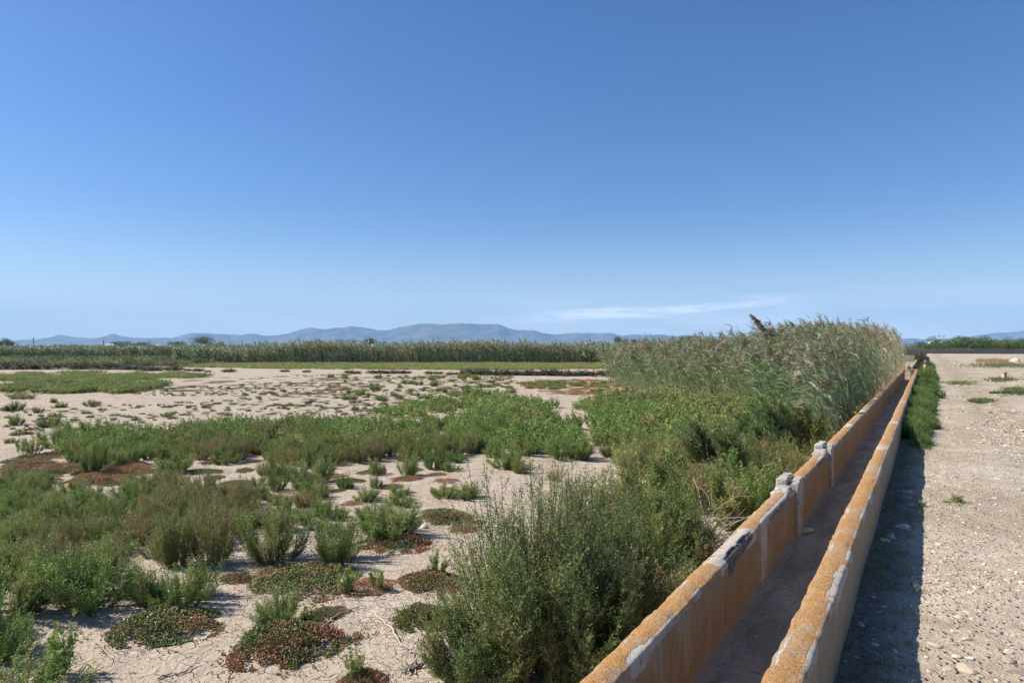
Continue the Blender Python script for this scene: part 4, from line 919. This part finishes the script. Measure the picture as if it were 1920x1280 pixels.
# far belt across the flat, 80 m and more away
def belt(name, seed, u0, u1, ya, yb, n, hfun, tint, pl):
    r = np.random.default_rng(seed); y = r.uniform(ya, yb, n) if ya != yb else np.full(n, ya); y = ya + (yb - ya) * r.uniform(0, 1, n) ** 1.5
    x = (r.uniform(u0, u1, n) - 960) / F * y; h = hfun(x, y, r)
    t = np.clip(tint + .7 * (fbm(x * .09 + seed, y * .09, 3) - .45), 0, 1)
    return stand(name, [reeds(x, y, np.full(n, FLAT_Z - .02), h, seed, 7, 2, pl, lean=.12, wide=3.0, tint=t, leafL=(.4, .75), pn=9)])
U = lambda x, y: 960 + F * x / y
def h1(x, y, r):
    u = U(x, y); top = np.interp(u, [380, 480, 545, 600, 660, 720, 900, 1100, 1300], [.86, .88, .98, 1.18, 1.02, .92, .95, .98, .98])
    return 2.1 * top * (.60 + .72 * fbm(x * .10, y * .10, 3)) + r.uniform(-.5, .45, len(x)) + .6 * (r.uniform(0, 1, len(x)) > .95)
def h2(x, y, r):
    u = U(x, y); top = np.interp(u, [-200, 60, 130, 260, 400], [1.0, 1.0, 1.08, 1.08, 1.1])
    return 1.55 * top * (.70 + .6 * fbm(x * .10 + 7, y * .12, 3)) + r.uniform(-.25, .4, len(x))
belt('reed_belt', 31, 330, 1330, 80, 100, 11000, h1, .50, .7)
belt('reed_belt', 32, -120, 470, 100, 122, 6500, h2, .46, .6)
# grey scrub on the left in front of that belt
meadow('grey_scrub', [[(0, 668), (120, 672), (330, 676), (420, 680), (330, 688), (150, 688), (0, 686)], [(90, 664), (330, 668), (480, 676), (360, 680), (120, 672)]], 1.1, (1.3, 2.2), (.6, 1.0), 360, p=(.25, .10, .65), shift=-.05, third='dark')
meadow('dry_tufts', [[(250, 722), (640, 700), (960, 705), (960, 735), (700, 778), (420, 780), (250, 800), (60, 815), (0, 800), (0, 765), (230, 745)]], .50, (.10, .42), (.03, .13), 380, p=(.34, .10, .56), shift=.05, thin=(.22, .40), third='dark')

# ------------------------------------------------------------------ track side: grass, weeds, stones, rubble
def tussock(mb, xs, ys, zs, hs, r, n, tint, w=.004, splay=.5):
    m = len(xs) * n; i = np.repeat(np.arange(len(xs)), n); h = hs[i] * r.uniform(.5, 1.1, m); a = r.uniform(0, 6.28, m); sp = r.uniform(.05, splay, m)
    b = np.stack([xs[i] + r.normal(0, .03, m), ys[i] + r.normal(0, .03, m), zs[i]], -1)
    d = lambda t: b + np.stack([np.cos(a) * sp * h * t ** 1.6, np.sin(a) * sp * h * t ** 1.6, h * t * (1 - .25 * sp * t)], -1)
    sv = np.stack([-np.sin(a), np.cos(a), 0 * a], -1) * w * (1 + hs[i] * 1.5)[:, None]
    V = np.stack([d(0) - sv, d(0) + sv, d(.55) + sv * .8, d(.55) - sv * .8, d(1)], 1).reshape(-1, 3); k = np.arange(m) * 5; t = np.repeat(np.clip(tint[i] + np.abs(r.normal(0, .28, m)) - .1, 0, 1), 5)
    mb.add(V, np.stack([k, k + 1, k + 2, k + 3], -1), t); base = mb.n - len(V)
    mb.F.append(np.stack([k + 3, k + 2, k + 4], -1) + base); mb.M.append(np.zeros(m, np.int32))
r = np.random.default_rng(81)
mb = MB(); T = r.uniform(13.2, 27, 2300); edge = -.06 + .34 * fbm(T * 1.1, T * 0, 3) + .14 * np.clip((T - 16) / 10, 0, 1)
Sg = -.40 + (edge + .40) * r.uniform(0, 1, 2300); ok = fbm(T * 1.6 + 3, Sg * 3, 3) > .36; T, Sg, edge = T[ok], Sg[ok], edge[ok]; x, y = st(Sg, T)
hg = .44 * (.6 + .8 * fbm(x, y, 3)) * np.clip(1.25 - (Sg + .4) / (edge + .42), .3, 1) * np.clip((T - 13.0) / .8, .4, 1)
tussock(mb, x, y, np.full(len(x), .0), hg, r, 16, np.clip(.4 + .9 * (fbm(x * .8, y * .8, 3) - .45), 0, 1), splay=.8)
tag(ob('verge_grass', mb.mesh('verge_grass', M['grass'])), kind='stuff')
mb = MB(); T = r.uniform(26, 70, 2400); Sg = -.38 + r.uniform(0, 1, 2400) ** 1.4 * (.50 + .6 * fbm(T * .3, T * 0, 2)); ok = fbm(T * .9 + 3, Sg * 2, 3) > .42; T, Sg = T[ok], Sg[ok]; x, y = st(Sg, T)
tussock(mb, x, y, np.full(len(x), .0), .42 * (.4 + 1.1 * fbm(x * .4, y * .4, 3)), r, 12, np.clip(.15 + .9 * (fbm(x * .5, y * .5, 3) - .35), 0, 1), w=.008, splay=.7)
tag(ob('verge_grass', mb.mesh('verge_grass_far', M['grass'])), kind='stuff')
# tussocks in the wall's shade
mb = MB(); T = np.r_[r.uniform(1.9, 4.2, 46), r.uniform(4.2, 13.2, 120)]; Sg = r.uniform(-.40, -.05, len(T)); x, y = st(Sg, T)
tussock(mb, x, y, np.full(len(x), .012), r.uniform(.03, .10, len(T)), r, 14, r.uniform(.2, 1, len(T)), w=.0018, splay=1.3)
tag(ob('short_grass', mb.mesh('short_grass', M['grass'])), kind='stuff')
# green patches on the track
mb = MB()
for u0, v0, du, dv, n, h in [(1838, 752, 22, 3, 260, .10), (1880, 685, 70, 5, 900, .16), (1800, 718, 34, 4, 240, .07), (1900, 734, 26, 7, 260, .12), (1880, 712, 30, 4, 200, .14), (1790, 945, 22, 6, 40, .04)]:
    uu = u0 + du * r.normal(0, .5, n); vv = v0 + dv * r.normal(0, .5, n); p = [P(a, max(b, 655), 0) for a, b in zip(uu, vv)]
    tussock(mb, np.array([q[0] for q in p]), np.array([q[1] for q in p]), np.zeros(n), h * r.uniform(.5, 1.2, n), r, 10, r.uniform(.1, .9, n), w=.006, splay=1.0)
tag(ob('grass_patches', mb.mesh('grass_patches', M['grass'])), kind='stuff')
mb = MB(); n = 300; uu = r.uniform(1830, 1890, n); vv = 677 + r.normal(0, 1.5, n); p = [P(a, b, 0) for a, b in zip(uu, vv)]
tussock(mb, np.array([q[0] for q in p]), np.array([q[1] for q in p]), np.zeros(n), r.uniform(.15, .35, n), r, 10, r.uniform(.9, 1, n), w=.01, splay=1.0)
tag(ob('dry_weeds', mb.mesh('dry_weeds', M['brown'])), kind='stuff')

# ---- stones
import bmesh
def ico(sub):
    bm = bmesh.new(); bmesh.ops.create_icosphere(bm, subdivisions=sub, radius=1); V = np.array([v.co[:] for v in bm.verts]); Fc = np.array([[v.index for v in f.verts] for f in bm.faces]); bm.free(); return V, Fc
I1, F1 = ico(1); I2, F2 = ico(3)
def rock(seed, V0_, amp=.28, flat=.5):
    r = np.random.default_rng(seed); V = V0_.copy()
    for k in range(9):                                   # facets: planes that cut the ball
        nrmv = nrm(r.normal(size=3)); d = r.uniform(.55, .9); dd = V @ nrmv - d; V = V - np.where(dd > 0, dd, 0)[:, None] * nrmv
    V = V * (1 + amp * .5 * (fbm(V[:, 0] * 2 + seed, V[:, 1] * 2 + V[:, 2] * 2, 3) - .45))[:, None]
    return V * np.array([1, r.uniform(.6, .95), flat * r.uniform(.7, 1.2)])
PEB = [rock(i, I1, .5, .55) for i in range(8)]
def gravel(name, n, fpos, smin, smax, seed, mat, tintf=None, sink=-.05):
    r = np.random.default_rng(seed); x, y, z = fpos(r, n); n = len(x); mb = MB()
    sz = smin * (smax / smin) ** (r.uniform(0, 1, n) ** 3.4); a = r.uniform(0, 6.28, n); k = r.integers(0, 8, n); tl = r.normal(0, .25, (n, 2))
    B = np.stack(PEB)[k] * sz[:, None, None]
    X = B[..., 0] * np.cos(a)[:, None] - B[..., 1] * np.sin(a)[:, None]; Y = B[..., 0] * np.sin(a)[:, None] + B[..., 1] * np.cos(a)[:, None]; Z = B[..., 2] + X * tl[:, :1] + Y * tl[:, 1:]
    V = np.stack([X + x[:, None], Y + y[:, None], Z + (z + sz * sink)[:, None]], -1).reshape(-1, 3); m = len(I1)
    mb.add(V, (np.arange(n)[:, None, None] * m + F1[None]).reshape(-1, 3), np.repeat(r.uniform(0, 1, n), m))
    return tag(ob(name, mb.mesh(name, mat)), kind='stuff')
def tz(s, t): return track_z(np.asarray(s), np.asarray(t))
def gpos(r, n):
    t = 1.6 + 14 * r.uniform(0, 1, n) ** 1.9; s = r.uniform(-.40, 3.2, n); u = fbm(s * 2, t * 2, 3); lane = np.exp(-((s - .95) / .30) ** 2) + np.exp(-((s - 2.75) / .35) ** 2); k = r.uniform(0, 1, n) < np.where(s < -.03, .12, np.clip((fbm(s * 1.3, t * .8, 3) - .32) * 5, .10, 1) * (1 - .6 * lane))
    s, t = s[k], t[k]; x, y = st(s, t); return x, y, tz(s, t)
gravel('gravel', 110000, gpos, .0035, .026, 1, M['stone'])
def gpos2(r, n):
    t = 14 + 30 * r.uniform(0, 1, n) ** 1.5; s = r.uniform(-.1, 9, n); u = fbm(s * .6, t * .6, 3); k = r.uniform(0, 1, n) < np.clip((u - .38) * 6, .06, 1); s, t = s[k], t[k]; x, y = st(s, t); return x, y, tz(s, t)
gravel('gravel', 16000, gpos2, .012, .07, 2, M['stone'])
def gpos3(r, n):
    n = int(n); u = 1870 + r.normal(0, 26, n); v = 795 + r.normal(0, 22, n) + (u - 1870) * .45; k = (v > 740) & (v < 900); p = np.array([P(a, b, 0) for a, b in zip(u[k], v[k])]); return p[:, 0], p[:, 1], tz(s_of(p[:, 0], p[:, 1]), t_of(p[:, 0], p[:, 1]))
gravel('rubble', 1500, gpos3, .012, .055, 3, M['stone'])
def spos(r, n):
    y = 3.9 + 9 * r.uniform(0, 1, n) ** 1.7; x = (r.uniform(-40, 1000, n) - 960) / F * y; u = fbm(x * 1.7 + 4, y * 1.7, 3); k = r.uniform(0, 1, n) < np.clip((u - .38) * 5, .06, 1); x, y = x[k], y[k]; return x, y, flat_z(x, y)
gravel('soil_clods', 9000, spos, .0035, .016, 4, M['dirt'])
def lpos(r, n):
    y = 4.0 + 5 * r.uniform(0, 1, n); x = (r.uniform(430, 960, n) - 960) / F * y; u = fbm(x * 2.2 + 14, y * 2.2, 3); k = r.uniform(0, 1, n) < np.clip((u - .42) * 6, .02, 1); return x[k], y[k], flat_z(x[k], y[k])
def cpos(r, n):
    t = 1.2 + 14 * r.uniform(0, 1, n) ** 1.6; s = LI + .03 + (RI - LI - .06) * np.where(r.uniform(0, 1, n) < .5, r.beta(.35, .35, n), r.uniform(0, 1, n)); x, y = st(s, t); return x, y, bedz(s, t)
gravel('silt_crumbs', 4200, cpos, .003, .016, 6, M['dirt'])
# dry litter: short straw and twig bits strewn on the sand
r = np.random.default_rng(91); lx, ly, lz = lpos(r, 2600); m = len(lx); a = r.uniform(0, 6.28, m); l = r.uniform(.012, .05, m)
ra = np.stack([np.stack([lx, ly, lz + .004], -1), np.stack([lx + np.cos(a) * l, ly + np.sin(a) * l, lz + r.uniform(.003, .015, m)], -1)], 1)
mb = MB(); ribbons(mb, ra, .0016, .0010, r, r.uniform(0, .8, m)); q = 420; T_ = 1.4 + 12 * r.uniform(0, 1, q) ** 1.5; S_ = LI + .03 + (RI - LI - .06) * r.beta(.4, .5, q); cx, cy = st(S_, T_); cz = bedz(S_, T_); a = r.uniform(0, 6.28, q); l = r.uniform(.015, .07, q)
ribbons(mb, np.stack([np.stack([cx, cy, cz + .003], -1), np.stack([cx + np.cos(a) * l, cy + np.sin(a) * l, cz + r.uniform(.003, .012, q)], -1)], 1), .002, .0012, r, r.uniform(.2, 1, q))
tag(ob('dry_litter', mb.mesh('dry_litter', M['twig'])), kind='stuff')

RK = [MB().add(rock(40 + i, I2, .35, .5), F2, .45).mesh('stone', M['stone']) for i in range(8)]
def stone(u, v, wpx, label, group=None, z=0.0, k=None, flat=1.0, rz=None):
    x, y = P(u, v, z); w = wpx / F * y / 2
    zz_ = float(tz(s_of(x, y), t_of(x, y))) if z > -.2 else ground_at(x, y)
    k = int(rng.integers(8)) if k is None else k
    return tag(ob('stone', RK[k], loc=(x, y, zz_ + w * .06 * flat), rz=rng.uniform(0, 6.28) if rz is None else rz, sc=(w, w, w * flat)), label, 'stone', group)
SH = [(1702, 928, 22, 'pale stone in the wall shade, farthest of the cluster of three'), (1697, 938, 26, 'largest pale stone of the cluster of three in the wall shade'), (1708, 950, 24, 'flat pale stone of the cluster of three, nearest the camera'),
      (1692, 990, 32, 'grey stone lying between the cluster of three and the long pair'), (1657, 1016, 24, 'left stone of the long pale pair beside the wall foot'), (1668, 1008, 34, 'right stone of the long pale pair beside the wall foot'),
      (1612, 1172, 24, 'rounded pale stone close to the wall foot in the shade'), (1638, 1212, 16, 'grey stone in the shade near the bottom, left of two small ones'), (1637, 1202, 10, 'small white stone in the shade near the bottom'),
      (1678, 1238, 16, 'dull stone in the shade close to the bottom edge'), (1713, 1155, 8, 'little white chip in the shade near the sunlit edge'), (1675, 1042, 6, 'tiny white pebble below the long pale pair'), (1686, 1135, 6, 'tiny pale pebble in the middle of the shade')]
for u, v, w, lab in SH: stone(u, v, w, lab, flat=.9)
for u, v, w, lab in [(1808, 1258, 46, 'large angular pale stone on the gravel at the bottom edge'), (1902, 1262, 40, 'broad pale stone at the bottom right corner'), (1888, 1242, 34, 'flat white stone above the bottom right corner'), (1776, 1260, 30, 'pale stone left of the large angular one'),
                     (1750, 1215, 28, 'grey stone beside the shade line near the bottom'), (1778, 1203, 22, 'white stone right of the grey one near the shade line'), (1810, 1202, 22, 'flat white stone in the middle of the gravel'), (1868, 1188, 24, 'pale stone by the right of the gravel middle'),
                     (1795, 1160, 18, 'yellowish stone on the gravel'), (1888, 1226, 20, 'yellow tan stone near the right edge'), (1793, 1236, 20, 'small pale stone above the large angular one'), (1915, 1095, 18, 'pale stone cut by the right edge of the photo')]:
    stone(u, v, w, lab, flat=.8)
for i in range(70):
    v = 700 + 580 * rng.uniform(.25, 1) ** .8; u = rng.uniform(1735, 1925)
    stone(u, v, rng.uniform(9, 19) * (.45 + .55 * (v - 650) / 630), 'small pale stone scattered over the sunlit gravel track', 'small stones scattered over the track', flat=rng.uniform(.6, 1.1))
for i in range(26):
    stone(1860 + rng.normal(0, 30), 800 + rng.normal(0, 18), rng.uniform(7, 12), 'pale rubble stone in the broken patch at the right of the track', 'rubble stones at the right of the track')
for i in range(10):
    stone(1900 + rng.uniform(-40, 18), 702 + rng.uniform(-3, 8), rng.uniform(4, 8), 'stone of the small heap around the concrete stump', 'stones around the concrete stump')
stone(1902, 678, 20, 'tan boulder on the pale ground before the far wall', k=2, flat=1.5)
stone(1772, 1000 - 330, 6, 'small stone at the far left edge of the track')
stone(655, 992, 12, 'pale lump of earth by the loose green shrub', z=FLAT_Z)
stone(795, 988, 22, 'smooth pale lump of earth on sand left of the olive bush', z=FLAT_Z)
x, y = P(1882, 710, 0)
bp_ = ob('concrete_stump', None, loc=(x, y, -.05), rz=.3); tag(bp_, 'short tan concrete stump standing in weeds at the right of the track', 'stump')
ob('post', boxmb(MB(), -.10, .10, -.10, .10, 0, .34, bev=.012, jit=.012, seed=4).mesh('stump_post', M['block']), bp_)
ob('slab', boxmb(MB(), -.115, .12, -.11, .115, .343, .41, bev=.02, jit=.014, seed=6).mesh('stump_slab', M['cap']), bp_)
x, y = P(1895, 738, 0); mb = MB(); boxmb(mb, -.75, .75, -.05, .05, 0, .06, bev=.01, jit=.02)
tag(ob('timber', mb.mesh('timber', M['wood']), loc=(x, y, .01), rz=-.05), 'dark weathered timber lying on the ground at the right edge', 'timber')
# a curved shard on the channel bed
x, y = P(1509, 998, ZF); mb = MB(); uu = np.linspace(-.11, .11, 9); vv = np.linspace(-.028, .028, 4)
gx, gy = np.meshgrid(uu, vv); wv = np.clip(1 - (gx / .115) ** 2, 0, 1) ** .5; g1 = np.stack([gx, gy * wv, .035 * (1 - (gy / .03) ** 2) * wv + .01], -1).reshape(-1, 3)
i = (np.arange(3)[:, None] * 9 + np.arange(8)[None]).reshape(-1); q = np.stack([i, i + 1, i + 10, i + 9], -1)
mb.add(g1, q); mb.add(g1 - np.array([0, 0, .008]), q[:, ::-1])
tag(ob('shard', mb.mesh('shard', M['post'], True), loc=(x, y, ZF + .005), rz=.5), 'curved pale shard lying on the channel bed below the first post', 'shard')
# weeds: tiny plants on the gravel near the shade line, and one sprout at its edge
for u, v, w, h, lab in [(1793, 944, 26, 18, 'small dark weed growing alone on the sunlit gravel'), (1728, 952, 18, 14, 'green sprout at the edge of the wall shade'), (1775, 945, 20, 8, 'flat dry weed beside the dark weed on the gravel')]:
    x, y = P(u, v, 0); sc = w / F * y
    tag(ob('weed', SP[0], loc=(x, y, 0), sc=(sc, sc, h / F * y)), lab, 'weed')
# taller weeds and bushes where the grass verge meets the far end of the channel
for u, v, w, h, lab in [(1733, 716, 24, 34, 'dark green weedy bush at the far end of the grass verge'), (1742, 706, 22, 26, 'second weedy bush behind the dark one on the verge'), (1738, 692, 18, 22, 'leaning weedy bush beside the end of the channel'), (1727, 682, 20, 36, 'tall reedy bush just left of the far wall end'), (1712, 694, 18, 14, 'low olive weed growing over the end of the channel')]:
    x, y = P(u, v, 0); sc = w / F * y
    tag(ob('weedy_bush', DK[0] if v < 700 else GR[2], loc=(x, y, 0), sc=(sc, sc, h / F * y)), lab, 'bush')

# ------------------------------------------------------------------ trees, hedge, poles, buildings
def crown(seed, w, h, n, L, Wd, lumps, zb, tint=.45):
    r = np.random.default_rng(seed); c = np.stack([r.normal(0, .26, lumps) * w, r.normal(0, .26, lumps) * w, zb + h * (.25 + .6 * r.uniform(0, 1, lumps))], -1); rad = r.uniform(.22, .40, lumps) * min(w, h * 1.4)
    i = r.integers(0, lumps, n); d = nrm(r.normal(size=(n, 3))); rr = r.uniform(.35, 1, n) ** .5
    p = c[i] + d * (rad[i] * rr)[:, None] * np.array([1, 1, .62]); p[:, 2] = np.maximum(p[:, 2], zb * .6)
    mb = MB(); lt = r.normal(0, .12, lumps)
    leaves_at(mb, p, nrm(d + np.array([0, 0, .3])), L, Wd, r, np.clip(tint + lt[i] + r.normal(0, .1, n), 0, 1), .9); return mb
def trunk(seed, h, rad, limbs, spread):
    r = np.random.default_rng(seed); mb = MB()
    def tube(p, rd):
        p = np.array(p); tn = nrm(np.gradient(p, axis=0)); s1 = nrm(np.cross(tn, [.3, 1, .2])); s2 = np.cross(tn, s1); rd = np.array(rd)[:, None]
        V = np.stack([p + rd * (s1 * math.cos(b) + s2 * math.sin(b)) for b in np.linspace(0, 6.283, 7)[:-1]], 1).reshape(-1, 3)
        mb.add(V, [(j * 6 + b, j * 6 + (b + 1) % 6, (j + 1) * 6 + (b + 1) % 6, (j + 1) * 6 + b) for j in range(len(p) - 1) for b in range(6)], r.uniform(.2, .8))
    tube([(0, 0, -.3), (.02 * h, 0, h * .3), (-.01 * h, .02 * h, h * .6)], [rad * 1.2, rad, rad * .7])
    for k in range(limbs):
        a = 6.28 * k / limbs + r.uniform(-.4, .4); tube([(0, .01 * h, h * .5), (math.cos(a) * spread * .5, math.sin(a) * spread * .5, h * .72), (math.cos(a) * spread, math.sin(a) * spread, h * .92)], [rad * .6, rad * .4, rad * .15])
    return mb
def tree(name, u, D, wpx, vtop, label, seed, mat='tree', group=None, zground=FLAT_Z, cat='tree', low=.25, n=2600):
    x = (u - 960) / F * D; H = (V0 - vtop) / F * D + CAM_Z - zground; w = wpx / F * D
    o = ob(name, None, loc=(x, D, zground)); tag(o, label, cat, group)
    ob('trunk', trunk(seed, H, max(.05, H * .028), 5, w * .3).mesh('trunk', M['bark']), o)
    ob('crown', crown(seed, w, H * (1 - low), n, .02 * w + .12, .006 * w + .035, 15, H * low).mesh('crown', M[mat]), o); return o
tree('tree', 382, 250, 42, 630, 'dark round tree standing tallest above the far reeds at left', 1)
tree('tree', 334, 260, 26, 640, 'low dark tree left of the tallest one', 2)
tree('tree', 414, 270, 18, 642, 'small tree just right of the tallest one', 3)
tree('tree', 266, 270, 24, 641, 'dark tree beside a smaller one, midway along the left horizon', 4)
tree('tree', 249, 272, 12, 645, 'smaller companion of the dark tree on the left horizon', 5)
tree('tree', 224, 280, 34, 641, 'broad tree beside the pale roof on the left horizon', 6)
tree('tree', 15, 300, 18, 633, 'slim rounded grey green tree at the far left', 7)
tree('tree', 4, 290, 26, 638, 'low dark tree cut by the left edge', 8)
tree('tree', 24, 310, 12, 640, 'thin small tree right of the slim rounded one', 9)
tree('tree', 1160, 200, 18, 629, 'small dark tree poking out of the far reeds near the centre', 10)
tree('tree', 1188, 205, 14, 634, 'low tree right of the one poking out of the reeds', 11)
tree('tree', 1296, 190, 34, 629, 'dark rounded tree behind the reeds right of centre', 12)
tree('tree', 690, 180, 22, 632, 'low dark tree crown just above the reed tops left of centre', 13)
tree('tree', 1522, 120, 30, 626, 'dark crown showing behind the plumes of the near reeds', 14)
x0 = 0
HB = [(1722, 34, 642), (1752, 30, 641), (1768, 30, 640), (1785, 44, 631), (1806, 36, 632), (1822, 30, 633), (1836, 40, 632), (1856, 34, 634), (1874, 30, 637), (1890, 34, 638), (1908, 30, 634), (1926, 36, 636), (1946, 34, 637)]
for i, (u, w, vt) in enumerate(HB):
    edge_lab = 'tallest bushy clump of the hedge behind the far wall' if i == 3 else 'green bush of the hedge behind the far wall'
    tree('hedge_bush', u, 164 + (i % 3) * 3, w * 1.25, vt, edge_lab, 60 + i, 'hedge', None if i == 3 else 'bushes of the hedge behind the far wall', 0.0, 'bush', .02, 3000)
def pole(u, vtop, D, label):
    x = (u - 960) / F * D; H = (V0 - vtop) / F * D + CAM_Z - FLAT_Z
    o = ob('utility_pole', None, loc=(x, D, FLAT_Z)); tag(o, label, 'pole')
    mb = MB(); boxmb(mb, -.16, .16, -.16, .16, -.3, H, bev=.03, jit=0); ob('shaft', mb.mesh('pole_shaft', M['wood']), o)
    mb = MB(); boxmb(mb, -.9, .9, -.28, -.17, H - .7, H - .5, bev=.02, jit=0); ob('cross_arm', mb.mesh('pole_arm', M['wood']), o); return (x, D, FLAT_Z + H - .5)
p1 = pole(63, 633, 420, 'thin utility pole on the left horizon, left of two'); p2 = pole(194, 638, 430, 'thin utility pole on the left horizon, right of two')
mb = MB(); k = 24
for a, b in ((p1, p2), (p2, (p2[0] + 70, 450, p2[2]))):
    t = np.linspace(0, 1, k); q = np.stack([a[0] + (b[0] - a[0]) * t, a[1] + (b[1] - a[1]) * t, a[2] + (b[2] - a[2]) * t - 3.2 * t * (1 - t)], -1)[None]
    ribbons(mb, q, .03, .03, rng, np.array([.3]))
tag(ob('overhead_wire', mb.mesh('overhead_wire', M['bark'])), 'thin sagging overhead wire strung between the two utility poles', 'wire')
def house(u, vtop, wpx, D, label, roof='tile'):
    x = (u - 960) / F * D; H = (V0 - vtop) / F * D + CAM_Z - FLAT_Z; w = wpx / F * D
    o = ob('house', None, loc=(x, D, FLAT_Z)); tag(o, label, 'house'); d = w * .6
    ob('wall', boxmb(MB(), -w / 2, w / 2, -d / 2, d / 2, -.2, H * .72, bev=.03, jit=0).mesh('house_wall', M['white']), o)
    e = .25; V = [(-w / 2 - e, -d / 2 - e, H * .70), (w / 2 + e, -d / 2 - e, H * .70), (w / 2 + e, d / 2 + e, H * .70), (-w / 2 - e, d / 2 + e, H * .70), (-w / 2 * .7, 0, H), (w / 2 * .7, 0, H)]
    mb = MB().add(V, [(0, 1, 5, 4), (2, 3, 4, 5)]); mb.F.append(np.array([(1, 2, 5), (3, 0, 4)])); mb.M.append(np.zeros(2, np.int32)); mb.F.append(np.array([(3, 2, 1, 0)])); mb.M.append(np.zeros(1, np.int32))
    ob('roof', mb.mesh('house_roof', M[roof]), o)
    for kx in (-.25, .1): ob('window', boxmb(MB(), kx * w, kx * w + w * .12, -d / 2 - .03, -d / 2 - .004, H * .3, H * .5, bev=.01, jit=0).mesh('house_window', M['wood']), o)
house(207, 644, 18, 275, 'low pale house with a flat looking roof among the left horizon trees')
house(1748, 639, 12, 900, 'tiny white house far beyond the end of the wall, left of two', 'white')
house(1763, 640, 9, 950, 'tiny white house far beyond the end of the wall, right of two', 'white')

# ------------------------------------------------------------------ the air: far things fade to blue
hm, nt = newmat('pale blue air')
pv = nd(nt, 'ShaderNodeVolumePrincipled', {'Color': (.34, .60, 1.0, 1), 'Density': .9e-4, 'Anisotropy': 0.0})
on = nt.nodes.new('ShaderNodeOutputMaterial'); nt.links.new(pv.outputs[0], on.inputs['Volume'])
V = [(x, y, z) for z in (-6, 520) for y in (-2200, 10900) for x in (-13200, 13200)]
tag(ob('haze', MB().add(V, [(0, 2, 3, 1), (4, 5, 7, 6), (0, 1, 5, 4), (2, 6, 7, 3), (0, 4, 6, 2), (1, 3, 7, 5)]).mesh('haze', hm)), kind='stuff')
